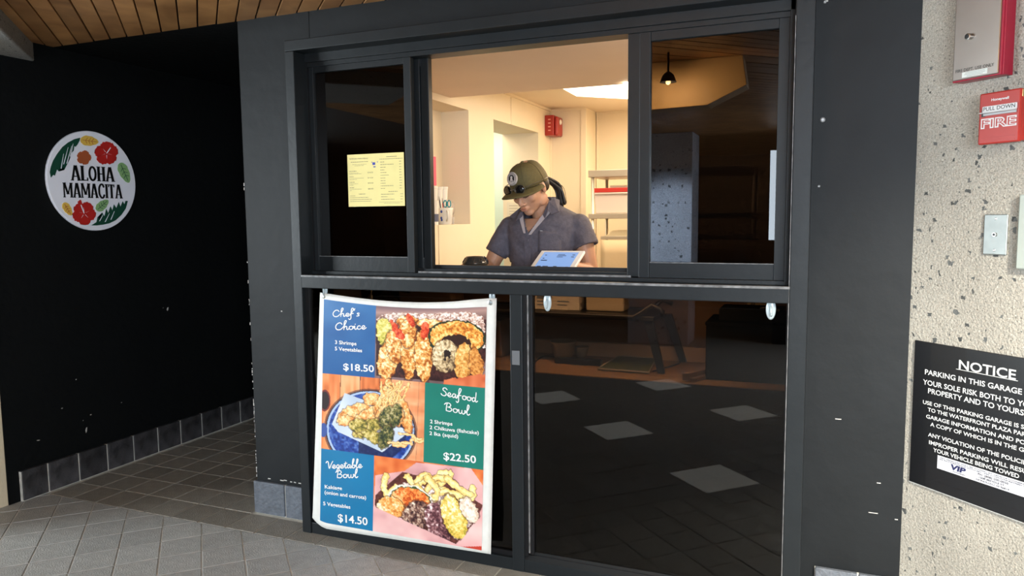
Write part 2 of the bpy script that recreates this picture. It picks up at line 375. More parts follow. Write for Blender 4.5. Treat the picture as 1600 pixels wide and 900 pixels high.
# ================================================================== CEILING (outside, boards on the diagonal)
ceiling = struct('ceiling', 'ceiling of varnished brown boards laid on the diagonal', (0, 0, 2.2))
obj('ceiling_backing', B(-7, 3.2, -6, 2.61, 2.218, 2.3), mat('ceiling_backing', (.02, .012, .006), .8), ceiling)
CP = .0764; C0 = -.5812
def board(i, ymax, ymin, j=True):
    c0 = C0+i*CP+.003; c1 = C0+(i+1)*CP-.003
    q = [(c0*S2+3.5*S2*2, c0*S2-3.5*S2*2), (c1*S2+7*S2, c1*S2-7*S2), (c1*S2-7*S2, c1*S2+7*S2), (c0*S2-7*S2, c0*S2+7*S2)]
    q = [((c0)*S2+7*S2, c0*S2-7*S2), (c1*S2+7*S2, c1*S2-7*S2), (c1*S2-7*S2, c1*S2+7*S2), (c0*S2-7*S2, c0*S2+7*S2)]
    q = clip_poly(clip_poly(q, 0, 1, ymax), 0, -1, -ymin); q = clip_poly(clip_poly(q, -1, 0, 3.5), 1, 0, 3.1)
    return q
for i in range(-6, 20):
    q = board(i, 2.612, .1)
    if len(q) > 2:
        dz = random.uniform(-.0015, .0015)
        obj('board', prism([(a, b, 2.2+dz) for a, b in q], Vector((0, 0, .016))), ply_board, ceiling, bevel=.0015, seg=1)
bm = bmesh.new()
for i in range(-60, 60):
    q = board(i, 2.612 if not -6 <= i < 20 else .095, -6)
    if len(q) > 2: prism([(a, b, 2.2) for a, b in q], Vector((0, 0, .016)), bm)
tag(obj('far_boards', bm, ply_board, ceiling), kind='stuff')

# ================================================================== WALLS
wl = struct('wall_left', 'black painted alcove wall carrying the round sign', (-3.516, 2.25, 0))
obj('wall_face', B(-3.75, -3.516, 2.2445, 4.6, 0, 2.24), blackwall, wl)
bm = bmesh.new()
for x, y, a, b in [(135, 672, 3, 9), (97, 638, 3, 2), (119, 593, 2, 2), (142, 648, 3, 2), (190, 629, 2, 1.5), (262, 483, 3, 6), (130, 657, 1.5, 1.5), (255, 481, 1, 1), (60, 688, 6, 1.5)]:
    p = [PX(x+dx*a/2, y+dy*b/2, -3.515) for dx, dy in ((-.3, 1), (-1, .1), (-.2, -.8), (.9, -1), (.6, .4))]
    prism(p, Vector((-.001, 0, 0)), bm)
obj('paint_chips', bm, mat('bare_chip', (.45, .42, .38), .8), wl)
bl = struct('baseboard_left', 'row of dark tiles along the foot of the alcove wall', (-3.51, 2.3, 0))
obj('grout_strip', B(-3.516, -3.500, 2.30, 4.6, 0, .146), grout, bl)
y = 2.302; k = 0
while y < 4.45:
    y1 = 2.432 if k == 0 else y+.162
    obj('tile', B(-3.514, -3.494+random.uniform(-.0008, .0008), y, y1-.005, .004, .148 if k else .150), tile_base, bl, bevel=.0025)
    y = y1+.0045 if k == 0 else y+.1665; k += 1
wb = struct('wall_back', 'dark end of the alcove', (-2.9, 4.5, 0))
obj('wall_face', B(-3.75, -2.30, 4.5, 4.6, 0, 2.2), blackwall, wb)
wf = struct('wall_front', 'charcoal painted shop front wall around the hatch', (-1, 2.61, 0))
obj('pier_face', B(-2.345, -1.965, 2.61, 2.72, 0, 2.25), charcoal, wf, bevel=.004)
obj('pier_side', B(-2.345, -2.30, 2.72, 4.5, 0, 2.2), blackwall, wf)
obj('header_face', B(-1.9645, -.0705, 2.61, 2.72, 2.02, 2.25), charcoal, wf)
obj('right_face', B(-.07, .30, 2.61, 2.72, 0, 2.25), charcoal, wf)
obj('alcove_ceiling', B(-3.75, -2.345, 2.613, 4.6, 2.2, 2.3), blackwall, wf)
# flaked paint and scuffs on the pier edge
bm = bmesh.new()
r2 = random.Random(3)
for k in range(46):
    z = r2.choice([r2.uniform(.16, .75), r2.uniform(.16, .5), r2.uniform(.5, 1.5)]); s = r2.uniform(.0015, .004)
    B(-2.3462, -2.3462+s, 2.6088, 2.6105, z, z+r2.uniform(.003, .018), bm)
for k in range(9):
    x = r2.uniform(-2.33, -2.05); z = r2.uniform(.16, .17); B(x, x+r2.uniform(.004, .02), 2.6085, 2.6105, z, z+.004, bm)
for x, y, sx, sy in [(439, 487, 3, 2), (1305, 655, 8, 1), (1370, 755, 5, 1), (1398, 812, 4, 1), (1357, 801, 12, .8), (1289, 3, 4, 2)]:
    a = PY(x, y, 2.609); B(a.x, a.x+sx*.0023, 2.6085, 2.6105, a.z, a.z+sy*.0023, bm)
obj('flaked_paint', bm, mat('flaked_paint', (.55, .53, .50), .8), wf)
bf = struct('baseboard_front', 'blue grey tiles at the foot of the shop front wall', (-2.2, 2.6, 0))
obj('grout_strip', B(-2.349, -1.99, 2.600, 2.61, 0, .150), grout, bf)
obj('tile', B(-2.350, -2.180, 2.592, 2.608, .004, .152), tile_base2, bf, bevel=.002)
obj('tile', B(-2.171, -2.005, 2.592, 2.608, .004, .152), tile_base2, bf, bevel=.002)
obj('grout_strip', B(.03, .28, 2.600, 2.61, 0, .155), grout, bf)
obj('tile', B(.032, .16, 2.592, 2.608, .004, .157), tile_base2, bf, bevel=.002)
obj('tile', B(.166, .275, 2.592, 2.608, .004, .157), tile_base2, bf, bevel=.002)
# concrete pier on the right, set at 45 degrees
wr = struct('wall_right', 'pale exposed aggregate concrete wall set at an angle', (.285, 2.61, 0))
obj('wall_face', B(0, 3.2, 0, 2.25, -.3, 0, M=MC), concrete, wr)
# concrete beam and column at the far left
tb = struct('trim_1', 'grey concrete beam end under the boards at top left', (-3.5, 2.4, 2.12))
p0 = PX(52, 71, -3.516)
a = Vector((-3.53, 2.535, 2.115))
obj('beam', prism([a, a+Vector((1.3, -1.3, 0)), a+Vector((.8, -1.8, 0)), a+Vector((0, -1.0, 0))], Vector((0, 0, .10))), concrete2, tb, bevel=.008)
wc = struct('wall_side', 'cream concrete column end beyond the alcove wall', (-3.9, 2.1, 0))
obj('wall_face', B(-4.6, -3.518, 1.8, 2.244, 0, 2.115), mat('cream_column_paint', (.62, .52, .36), .7, var=.06, vs=6, bump=.2, bs=90), wc, bevel=.004)
# behind the viewer: what the glass mirrors
wbk = struct('wall_rear', 'dark rear wall of the parking passage behind the viewer', (0, -6, 0))
obj('wall_face', B(-7, 3.2, -6.2, -6, 0, 2.3), mat('rear_wall_paint', (.03, .028, .026), .8), wbk)

obj('side_wall', B(-7.2, -7, -6.2, -2.9, 0, 2.3), mat('rear_wall_paint', (.03, .028, .026), .8), wbk)

# ================================================================== SHOP FRONT FRAME
YF = 2.50; YI = 2.57; YS = 2.59
tr = struct('trim_2', 'charcoal metal frame of the serving hatch', (-1, YF, 0))
obj('jamb_post', B(-2.010, -1.965, YF, 2.63, 0, 2.0185), frame_m, tr, bevel=.003)
obj('jamb_post', B(-.070, -.014, YF, 2.63, 0, 2.0185), frame_m, tr, bevel=.003)
obj('head_rail', B(-2.010, -.014, YF, 2.63, 2.019, 2.062), frame_m, tr, bevel=.003)
obj('sill_rail', B(-1.965, -.070, YF-.004, 2.585, 1.058, 1.110), frame_m, tr, bevel=.003)
obj('sill_edge', B(-1.964, -.068, YF-.007, YF+.012, 1.104, 1.1125), frame_edge, tr, bevel=.001)
obj('mullion', B(-1.034, -.985, YF+.002, 2.60, 0, 1.06), frame_m, tr, bevel=.003)
obj('threshold', B(-1.965, -1.034, YF+.004, 2.60, 0, .048), frame_m, tr, bevel=.002)
obj('threshold', B(-.985, -.070, YF+.004, 2.60, 0, .048), frame_m, tr, bevel=.002)
obj('bevel_bead', prism([(-.985, YF+.006, .048), (-.985, YF+.030, .074), (-.985, YF+.032, .074), (-.985, YF+.032, .048)], Vector((.915, 0, 0))), frame_m, tr, bevel=.002)
obj('bevel_bead', B(-.985, -.972, YF+.012, YF+.045, .06, 1.058), gasket, tr)
obj('bevel_bead', B(-.9705, -.9655, YF+.014, YF+.03, .074, 1.058), frame_edge, tr)
obj('jamb_line', B(-.0715, -.0695, YF-.0015, YF+.01, .07, 1.95), frame_edge, tr)
# inner window unit
obj('inner_jamb', B(-1.990, -1.962, YI+.01, 2.66, 1.110, 2.02), gasket, tr)
obj('inner_head', B(-1.971, -.072, YI, 2.66, 1.985, 2.03), frame_m, tr, bevel=.002)
obj('inner_head_step', B(-1.965, -.072, YI+.012, 2.66, 1.968, 1.986), frame_m, tr, bevel=.001)
obj('track', B(-1.97, -.072, YI+.002, 2.68, 1.110, 1.124), frame_m, tr, bevel=.001)
obj('track', B(-1.46, -.60, YI+.045, YI+.052, 1.124, 1.139), frame_m, tr)
obj('track', B(-1.46, -.60, YI+.090, YI+.100, 1.124, 1.152), gasket, tr)
obj('track_rib', B(-1.46, -.60, YI+.012, YI+.016, 1.124, 1.131), frame_edge, tr)
obj('inner_jamb', B(-.088, -.070, YI, 2.66, 1.11, 2.02), frame_m, tr, bevel=.001)
obj('inner_jamb', B(-.112, -.070, YS+.031, 2.66, 1.11, 2.02), gasket, tr)
obj('inner_jamb', B(-1.99, -1.945, YS+.031, 2.66, 1.11, 2.02), gasket, tr)
obj('track', B(-.62, -.07, YS+.031, 2.665, 1.11, 1.14), gasket, tr)
obj('track', B(-1.97, -1.45, YS+.031, 2.665, 1.11, 1.14), gasket, tr)
tint_dark = glass('dark_film_glass', (.06, .05, .045), 1.3)
tint = glass('tinted_glass', (.44, .40, .36), .75)
def sash(name, label, x0, x1, yf, z0, z1, sl, sr, zb, zt, m, d=.03):
    s = struct(name, label, ((x0+x1)/2, yf, z0))
    obj('stile', B(x0, x0+sl, yf, yf+d, z0, z1), frame_m, s, bevel=.002)
    obj('stile', B(x1-sr, x1, yf, yf+d, z0, z1), frame_m, s, bevel=.002)
    obj('bottom_rail', B(x0+sl, x1-sr, yf+.002, yf+d, z0, zb), frame_m, s, bevel=.002)
    obj('top_rail', B(x0+sl, x1-sr, yf+.002, yf+d, zt, z1), frame_m, s, bevel=.002)
    obj('rail_line', B(x0+sl+.001, x1-sr-.001, yf+.0005, yf+.004, zb-.0015, zb+.001), frame_edge, s)
    obj('glass_pane', B(x0+sl-.004, x1-sr+.004, yf+.014, yf+.018, zb-.004, zt+.004), m, s)
    return s
g = lambda x, y, Y: PY(x, y, Y)
w1 = sash('window_1', 'upper left sliding window with dark glass and a yellow menu', -1.975, -1.480, YS, 1.123, 1.972, .034, .032, 1.186, 1.945, tint_dark)
w2 = sash('window_2', 'upper right sliding window with dark mirroring glass', -.575, -.086, YS, 1.123, 1.972, .038, .036, 1.178, 1.938, tint_dark)
obj('side_strip', B(-.617, -.575, YS+.004, YS+.05, 1.126, 1.972), frame_m, w2, bevel=.002)
w3 = sash('window_5', 'sliding sash pushed back behind the upper left window', -1.505, -1.425, YS+.045, 1.126, 1.972, .040, .036, 1.18, 1.94, gasket, .03)
for nm, lb, x0, x1 in (('window_3', 'lower left fixed pane behind the food banner', -1.965, -1.034), ('window_4', 'large lower right fixed pane of dark glass', -.972, -.070)):
    s = struct(nm, lb, ((x0+x1)/2, 2.56, .05))
    obj('gasket', B(x0, x0+.02, 2.520, 2.55, .05, 1.058), gasket, s); obj('gasket', B(x1-.006, x1, 2.520, 2.55, .05, 1.058), gasket, s)
    obj('gasket', B(x0, x1, 2.520, 2.55, .048, .066), gasket, s)
    obj('glass_pane', B(x0+.004, x1-.004, 2.530, 2.534, .052, 1.060), tint, s)

# ================================================================== KITCHEN SHELL
kw = struct('wall_kitchen_left', 'cream left wall of the kitchen with a niche and a doorway', (-1.99, 2.72, 0))
XW = -1.99; XB = -2.178
for n, a in (('wall_panel', (-2.29, XW, 2.72, 3.10, 0, 2.2)), ('wall_panel', (-2.29, XW, 3.10, 4.186, 0, 1.303)), ('wall_panel', (-2.29, XW, 3.10, 4.186, 2.0, 2.2)),
             ('niche_back', (-2.29, XB, 3.10, 4.186, 1.303, 2.0)), ('wall_panel', (-2.29, XW, 4.186, 4.57, 0, 2.2)),
             ('wall_panel', (-2.29, XW, 4.57, 5.43, 1.99, 2.2)), ('wall_panel', (-2.29, XW, 5.43, 6.1, 0, 2.2))):
    obj(n, B(*a), cream, kw)
obj('seam_strip', B(XW, XW+.004, 3.76, 3.768, 0, 1.303), cream, kw)
obj('seam_strip', B(XW, XW+.004, 4.875, 4.882, 1.99, 2.2), cream, kw)
obj('seam_strip', B(XW, XW+.006, 5.70, 5.73, 0, 2.2), cream, kw)
obj('cornice_strip', B(XW, XW+.012, 3.94, 5.73, 2.182, 2.2), cream, kw)
obj('doorway_wall', B(-3.0, -2.95, 4.62, 6.6, 0, 2.2), mat('pale_aqua_wall', (.62, .72, .66), .6), kw)
obj('doorway_wall', B(-2.95, -2.29, 6.0, 6.05, 0, 2.2), MATS['pale_aqua_wall'], kw)
obj('doorway_ceiling', B(-3.0, -2.29, 4.62, 6.6, 2.2, 2.25), cream, kw)
kb = struct('wall_kitchen_back', 'cream back wall of the kitchen', (-1, 6.04, 0))
obj('wall_panel', B(XW, -1.70, 5.73, 6.1, 0, 2.2), cream, kb)
obj('wall_panel', B(-1.70, 1.25, 6.04, 6.1, 0, 2.2), cream, kb)
obj('corner_strip', B(-1.74, -1.694, 5.722, 5.76, 0, 2.2), cream, kb, bevel=.002)
obj('cornice_strip', B(-1.99, -1.70, 5.715, 5.73, 2.184, 2.2), cream, kb)
obj('cornice_strip', B(-1.70, 1.2, 6.026, 6.04, 2.184, 2.2), cream, kb)
obj('corner_strip', B(-1.694, -1.675, 6.02, 6.04, 0, 2.2), cream, kb)
kr = struct('wall_kitchen_right', 'cream right wall of the kitchen', (1.2, 4, 0))
obj('wall_panel', B(1.2, 1.3, 2.72, 6.1, 0, 2.2), cream, kr)
obj('wall_panel', B(-.06, 1.3, 2.72, 2.78, 0, 2.2), cream, kr)
kc = struct('ceiling_kitchen', 'kitchen ceiling with a lower band over the hatch', (-.5, 4.5, 2.2))
obj('ceiling_panel', B(-2.0, 1.25, 3.94, 6.1, 2.2, 2.26), ceil_m, kc)
obj('lowered_band', B(-1.99, 1.25, 2.66, 3.94, 2.04, 2.26), soffit_m, kc)
kf = struct('floor_kitchen', 'dark kitchen floor', (-.5, 4.5, 0))
obj('floor_sheet', B(-3.0, -1.99, 4.62, 6.6, -.02, .002), mat('kitchen_floor', (.10, .09, .08), .6, var=.1), kf)
obj('floor_sheet', B(-1.99, 1.25, 2.72, 6.1, -.02, .002), mat('kitchen_floor', (.10, .09, .08), .6, var=.1), kf)

# ================================================================== ROUND SIGN on the alcove wall
def SG(cx, cy, h=0):          # a point of the sign's face, read off the picture crop
    return PX(40+cx*.22222, 180+cy*.22222, -3.516+.016+h)
sgc = Vector((-3.516, 2.790, 1.552)); RS = .258
sign = thing('round_sign', 'round white plaque reading ALOHA MAMACITA with leaves and red hibiscus on the black wall', 'sign', (-3.516, 2.79, 1.29))
M90 = Matrix.Translation(sgc) @ Matrix.Rotation(math.pi/2, 4, 'Y')
sign_white = mat('sign_white_paint', (.82, .82, .88), .5)
obj('disc', lathe([(RS-.003, 0), (RS, .003), (RS, .013), (RS-.003, .016)], (0, 0, 0), M=M90, n=72), sign_white, sign)
def relief(name, polys, h, m, t=.003):
    bm = bmesh.new()
    for p in polys: prism([SG(x, y, t) for x, y in p], Vector((-t, 0, 0)), bm)
    bmesh.ops.triangulate(bm, faces=[f for f in bm.faces if len(f.verts) > 4])
    return obj(name, bm, m, sign)
dgreen = mat('sign_dark_green', (.010, .060, .035), .4); lgreen = mat('sign_light_green', (.24, .42, .17), .45)
yel = mat('sign_yellow', (.72, .46, .08), .45); red = mat('sign_red', (.48, .022, .018), .4); org = mat('sign_orange', (.42, .10, .035), .45); ink = mat('sign_black', (.004, .004, .004), .4)
relief('palm_leaf', [[(180, 438), (172, 400), (180, 360), (196, 318), (225, 270), (262, 222), (300, 192), (345, 168), (385, 158), (380, 178), (366, 205), (352, 222), (343, 215), (338, 250), (320, 268), (312, 262), (312, 305), (298, 325), (292, 310), (290, 350), (272, 385), (264, 360), (256, 380), (244, 362), (236, 395), (222, 380), (206, 425), (196, 418)]], 0, dgreen)
relief('palm_leaf', [[(463, 775), (500, 775), (545, 770), (590, 760), (635, 738), (675, 700), (705, 655), (719, 603), (705, 602), (696, 628), (684, 606), (668, 645), (656, 612), (640, 655), (622, 628), (612, 672), (598, 642), (582, 690), (568, 660), (556, 712), (538, 684), (522, 738), (508, 715), (500, 752)]], 0, dgreen)
for nm, pts in (('frond_line', [(268, 345, 300, 225), (290, 340, 325, 215), (315, 290, 335, 200), (250, 375, 268, 270), (520, 745, 545, 700), (560, 750, 590, 690), (600, 735, 625, 675)]),):
    for x0, y0, x1, y1 in pts:
        bm = bmesh.new(); dx = 3.2; prism([SG(x0-dx, y0, .0038), SG(x0+dx, y0, .0038), SG(x1+1, y1, .0038), SG(x1-1, y1, .0038)], Vector((-.003, 0, 0)), bm)
        obj(nm, bm, sign_white, sign)
def leafp(cx, cy, L, W, ang):
    P = []; a = math.radians(ang)
    for k in range(28):
        t = 2*math.pi*k/28; x = L*math.cos(t); y = W*math.sin(t)*(1-.25*math.cos(t))*(1+.06*math.cos(9*t)); P.append((cx+x*math.cos(a)-y*math.sin(a), cy+x*math.sin(a)+y*math.cos(a)))
    return P
for cx, cy, L, W, an, m in ((450, 181, 63, 34, 8, yel), (296, 660, 52, 26, 58, yel), (696, 405, 76, 34, 66, lgreen), (541, 633, 54, 30, -42, lgreen)):
    lf = relief('leaf', [leafp(cx, cy, L, W, an)], 0, m)
    a = math.radians(an); bm = bmesh.new()
    def q(x, y): return (cx+x*math.cos(a)-y*math.sin(a), cy+x*math.sin(a)+y*math.cos(a))
    for x0, y0, x1, y1 in [(-L*.8, 0, L*.8, 0)]+[(t*L, 0, (t+.2)*L, s*W*.6) for t in (-.45, -.1, .25) for s in (1, -1)]:
        p, r_ = q(x0, y0), q(x1, y1); n = Vector((r_[1]-p[1], p[0]-r_[0])).normalized()*1.6
        prism([SG(p[0]+n.x, p[1]+n.y, .0036), SG(r_[0]+n.x, r_[1]+n.y, .0036), SG(r_[0]-n.x, r_[1]-n.y, .0036), SG(p[0]-n.x, p[1]-n.y, .0036)], Vector((-.002, 0, 0)), bm)
    obj('leaf_vein', bm, mat('vein', (.30, .20, .05) if m is yel else (.08, .20, .06), .5) if False else (org if m is yel else dgreen), sign)
def hib(cx, cy, R, rot, m, stam):
    polys = []
    for k in range(5):
        a0 = math.radians(rot+72*k); P = [(cx, cy)]
        for j in range(11):
            a = a0+math.radians(-37+74*j/10); rr = R*(.80+.20*math.sin(math.pi*j/10)**.5+.045*math.sin(j*2.6))
            P.append((cx+rr*math.cos(a), cy+rr*math.sin(a)))
        polys.append(P)
    relief('hibiscus', polys, 0, m, .0035)
    if stam:
        bm = bmesh.new()
        for k in range(5):
            a = math.radians(rot+72*k+36); prism([SG(cx+math.cos(a)*R*.15-2, cy+math.sin(a)*R*.15, .0042), SG(cx+math.cos(a)*R*.15+2, cy+math.sin(a)*R*.15, .0042), SG(cx+math.cos(a)*R*.5, cy+math.sin(a)*R*.5, .0042)], Vector((-.002, 0, 0)), bm)
        n = Vector((stam[1]-cy, cx-stam[0])).normalized()*3
        prism([SG(cx+n.x, cy+n.y, .0045), SG(stam[0]+n.x, stam[1]+n.y, .0045), SG(stam[0]-n.x, stam[1]-n.y, .0045), SG(cx-n.x, cy-n.y, .0045)], Vector((-.002, 0, 0)), bm)
        obj('stamen', bm, sign_white, sign)
        relief('anther', [[(stam[0]+12*math.cos(t*.7)*(1+.3*(t % 2)), stam[1]+16*math.sin(t*.7)*(1+.3*(t % 2))) for t in range(9)]], 0, m, .0048)
hib(570, 268, 82, -20, red, (608, 215)); hib(412, 690, 82, 12, red, (384, 615)); hib(412, 298, 50, 0, org, None)
LET = {'A': [([(.14, 0), (.46, 1)], .17), ([(.86, 0), (.54, 1)], .25), ([(.25, .28), (.75, .28)], .09)], 'L': [([(.25, 0), (.25, 1)], .26), ([(.1, .04), (.95, .04)], .09), ([(.9, 0), (.9, .22)], .10)],
       'O': [([(.5+.36*math.cos(t*.5236), .5+.45*math.sin(t*.5236)) for t in range(13)], .19)], 'H': [([(.2, 0), (.2, 1)], .25), ([(.8, 0), (.8, 1)], .25), ([(.2, .5), (.8, .5)], .10)],
       'M': [([(.12, 0), (.12, 1)], .13), ([(.87, 0), (.87, 1)], .22), ([(.17, 1), (.50, .22)], .20), ([(.82, 1), (.52, .22)], .09)], 'C': [([(.88, .76), (.72, .95), (.45, .97), (.2, .75), (.16, .5), (.2, .25), (.45, .03), (.72, .05), (.9, .25)], .20)],
       'I': [([(.5, 0), (.5, 1)], .25)], 'T': [([(.5, 0), (.5, 1)], .25), ([(.08, .95), (.92, .95)], .10), ([(.1, .8), (.1, 1)], .09), ([(.9, .8), (.9, 1)], .09)]}
def sgf(u, v, w): return sgc + Vector((.0195+w, u, v))
def sgtext(s, x0, x1, yb0, yb1, yt0, m):
    a, b, c = SG(x0, yb0), SG(x1, yb1), SG(x0, yt0); W = (b-a).length; H = (c-a).length; U = (b-a).normalized(); V = Vector((0, 0, 1))
    wd = {'M': 1.3, 'I': .46, 'L': .88, 'A': 1.08}; tot = sum(wd.get(c_, 1) for c_ in s); u = 0
    for ch in s:
        cw = W*wd.get(ch, 1)/tot; bm = bmesh.new(); sc_x = cw*.97; w0 = W/tot
        for pts, th in LET[ch]:
            P = cr(pts, 3) if len(pts) > 2 else [Vector(p) for p in pts]; ins = []
            L_, R_ = [], []
            for i_, p in enumerate(P):
                q_ = Vector((p.x*sc_x, p.y*H)); t_ = Vector(((P[min(i_+1, len(P)-1)].x-P[max(i_-1, 0)].x)*sc_x, (P[min(i_+1, len(P)-1)].y-P[max(i_-1, 0)].y)*H)).normalized(); n_ = Vector((-t_.y, t_.x))*th*w0*.5
                L_.append(q_+n_); R_.append(q_-n_)
            for i_ in range(len(P)-1):
                pr = [L_[i_], L_[i_+1], R_[i_+1], R_[i_]]; prism([a+U*(u+p.x)+V*p.y+Vector((.004, 0, 0)) for p in pr], Vector((-.004, 0, 0)), bm)
            if len(pts) == 2 and abs(pts[0][0]-pts[1][0]) < .4 and abs(pts[0][1]-pts[1][1]) > .5:
                for e in pts:
                    ex, ey = e[0]*sc_x, e[1]*H; hw = th*w0*.5+w0*.07; y0_ = ey if e[1] < .5 else ey-H*.05
                    if ch == 'A' and e[1] > .5: continue
                    prism([a+U*(u+ex-hw)+V*y0_+Vector((.0042, 0, 0)), a+U*(u+ex+hw)+V*y0_+Vector((.0042, 0, 0)), a+U*(u+ex+hw)+V*(y0_+H*.05)+Vector((.0042, 0, 0)), a+U*(u+ex-hw)+V*(y0_+H*.05)+Vector((.0042, 0, 0))], Vector((-.004, 0, 0)), bm)
        obj('letter', bm, m, sign); u += cw
sgtext('ALOHA', 318, 625, 458, 468, 352, ink); sgtext('MAMACITA', 264, 680, 578, 586, 474, ink)

# ================================================================== FOOD BANNER
TLp, TRp, BRp, BLp = (500, 457), (776, 466), (767, 866), (488, 823)
def bilin(a, b):
    x = (1-b)*((1-a)*TLp[0]+a*TRp[0])+b*((1-a)*BLp[0]+a*BRp[0])
    y = (1-b)*((1-a)*TLp[1]+a*TRp[1])+b*((1-a)*BLp[1]+a*BRp[1]); return x, y
def bY(a, b):
    y = 2.520-.046*min(1, b*1.15)+.004*math.sin(a*9+b*2)*b
    y -= .012*math.exp(-((a-.86)/.12)**2-(b/.06)**2); return y
def banner_pt(a, b, off=0):
    x, y = bilin(a, b)
    if b < .12: y += 10.5*math.sin(math.pi*min(1, a*1.0))**1.0*(1-b/.12)*(1 if a < .78 else 1-(a-.78)/.22*.6)
    if a < .09 and b > .93: y -= (1-a/.09)**2*14*((b-.93)/.07)
    p = PY(x, y, bY(a, b)-off); return p
def px2ab(x, y):
    a, b = .5, .5
    for _ in range(12):
        fx, fy = bilin(a, b); ex, ey = x-fx, y-fy
        dax = (1-b)*(TRp[0]-TLp[0])+b*(BRp[0]-BLp[0]); day = (1-b)*(TRp[1]-TLp[1])+b*(BRp[1]-BLp[1])
        dbx = (1-a)*(BLp[0]-TLp[0])+a*(BRp[0]-TRp[0]); dby = (1-a)*(BLp[1]-TLp[1])+a*(BRp[1]-TRp[1])
        D = dax*dby-dbx*day; a += (ex*dby-dbx*ey)/D; b += (dax*ey-day*ex)/D
    return a, b
ban = thing('food_banner', 'vinyl food banner with three tempura bowl panels hanging on the lower left pane', 'banner', (-1.48, 2.50, .05))
NX, NY = 38, 56
bm = bmesh.new(); vs = [[bm.verts.new(banner_pt(i/NX, j/NY)) for i in range(NX+1)] for j in range(NY+1)]
vb = [[bm.verts.new(banner_pt(i/NX, j/NY, -.0014)) for i in range(NX+1)] for j in range(NY+1)]
for j in range(NY):
    for i in range(NX):
        bm.faces.new((vs[j][i], vs[j+1][i], vs[j+1][i+1], vs[j][i+1])); bm.faces.new((vb[j][i], vb[j][i+1], vb[j+1][i+1], vb[j+1][i]))
for j in range(NY):
    bm.faces.new((vs[j][0], vb[j][0], vb[j+1][0], vs[j+1][0])); bm.faces.new((vs[j][NX], vs[j+1][NX], vb[j+1][NX], vb[j][NX]))
for i in range(NX):
    bm.faces.new((vs[0][i], vs[0][i+1], vb[0][i+1], vb[0][i])); bm.faces.new((vs[NY][i], vb[NY][i], vb[NY][i+1], vs[NY][i+1]))
sh = obj('sheet', bm, mat('banner_vinyl', (.70, .69, .64), .36, var=.05, vs=30), ban, smooth=True)
# the printed picture: vertex colours painted over a fine grid
GX, GY = 330, 470
a00, a10, a11, a01 = px2ab(506, 467), px2ab(760.6, 479), px2ab(752.5, 860), px2ab(500, 815.5)
uu, vv = np.meshgrid(np.linspace(0, 1, GX), np.linspace(0, 1, GY))
AA = (1-vv)*((1-uu)*a00[0]+uu*a10[0])+vv*((1-uu)*a01[0]+uu*a11[0]); BB = (1-vv)*((1-uu)*a00[1]+uu*a10[1])+vv*((1-uu)*a01[1]+uu*a11[1])
XX = (1-BB)*((1-AA)*TLp[0]+AA*TRp[0])+BB*((1-AA)*BLp[0]+AA*BRp[0]); YY = (1-BB)*((1-AA)*TLp[1]+AA*TRp[1])+BB*((1-AA)*BLp[1]+AA*BRp[1])
def vnoise(sx, sy, seed, sh=(GY, GX)):
    r = np.random.RandomState(seed); g_ = r.rand(int(sy)+2, int(sx)+2); y = np.linspace(0, sy-.001, sh[0]); x = np.linspace(0, sx-.001, sh[1])
    yi = y.astype(int); xi = x.astype(int); fy = (y-yi)[:, None]; fx = (x-xi)[None]; fy = fy*fy*(3-2*fy); fx = fx*fx*(3-2*fx)
    return (g_[yi][:, xi]*(1-fx)+g_[yi][:, xi+1]*fx)*(1-fy)+(g_[yi+1][:, xi]*(1-fx)+g_[yi+1][:, xi+1]*fx)*fy
n1, n2, n3, n4 = vnoise(28, 40, 1), vnoise(76, 108, 2), vnoise(150, 212, 3), vnoise(10, 14, 4)
crumb = np.clip(.25*n1+.4*n2+.35*n3, 0, 1); crumb = np.clip((crumb-.27)*2.3, 0, 1)
IMG = np.zeros((GY, GX, 3)); IMG[:] = (60, 40, 35)
wx = XX+(n2-.5)*3.6; wy = YY+(vnoise(70, 100, 9)-.5)*3.6     # wobbled coordinates: crispy outlines
def ramp(t, cs):
    t = np.clip(t, 0, 1)*(len(cs)-1); i = np.clip(t.astype(int), 0, len(cs)-2); f = (t-i)[..., None]; cs = np.array(cs, float); return cs[i]*(1-f)+cs[i+1]*f
def setm(m, col, f=1.0):
    global IMG
    col = np.broadcast_to(col, IMG.shape); f = np.where(m, f, 0)[..., None] if np.isscalar(f) else np.where(m, f, 0)[..., None]; IMG = IMG*(1-f)+col*f
def poly(P, X_=None, Y_=None):
    X_ = XX if X_ is None else X_; Y_ = YY if Y_ is None else Y_; ins = np.zeros(X_.shape, bool); n = len(P)
    for i in range(n):
        x0, y0 = P[i]; x1, y1 = P[(i+1) % n]
        if y0 == y1: continue
        c = ((Y_ >= y0) != (Y_ >= y1)) & (X_ < (x1-x0)*(Y_-y0)/(y1-y0)+x0); ins ^= c
    return ins
def rad(cx, cy, rx, ry, ang=0, wob=True):
    X_, Y_ = (wx, wy) if wob else (XX, YY); a = math.radians(ang); dx, dy = X_-cx, Y_-cy
    return np.sqrt(((dx*math.cos(a)+dy*math.sin(a))/rx)**2+((-dx*math.sin(a)+dy*math.cos(a))/ry)**2)
gold = [(112, 50, 14), (188, 104, 36), (230, 158, 78), (248, 204, 136), (255, 238, 205)]
def blob(cx, cy, rx, ry, ang=0, cs=gold, sh=.35, wob=True, shadow=True):
    r = rad(cx, cy, rx, ry, ang, wob)
    if shadow: setm(r < 1.10, (56, 26, 15), .45)
    lightf = -((XX-cx)/rx*.25+(YY-cy)/ry*.35)
    setm(r < 1, ramp(crumb*.75+.18+lightf*sh-.3*np.clip(r-.6, 0, 1), cs))
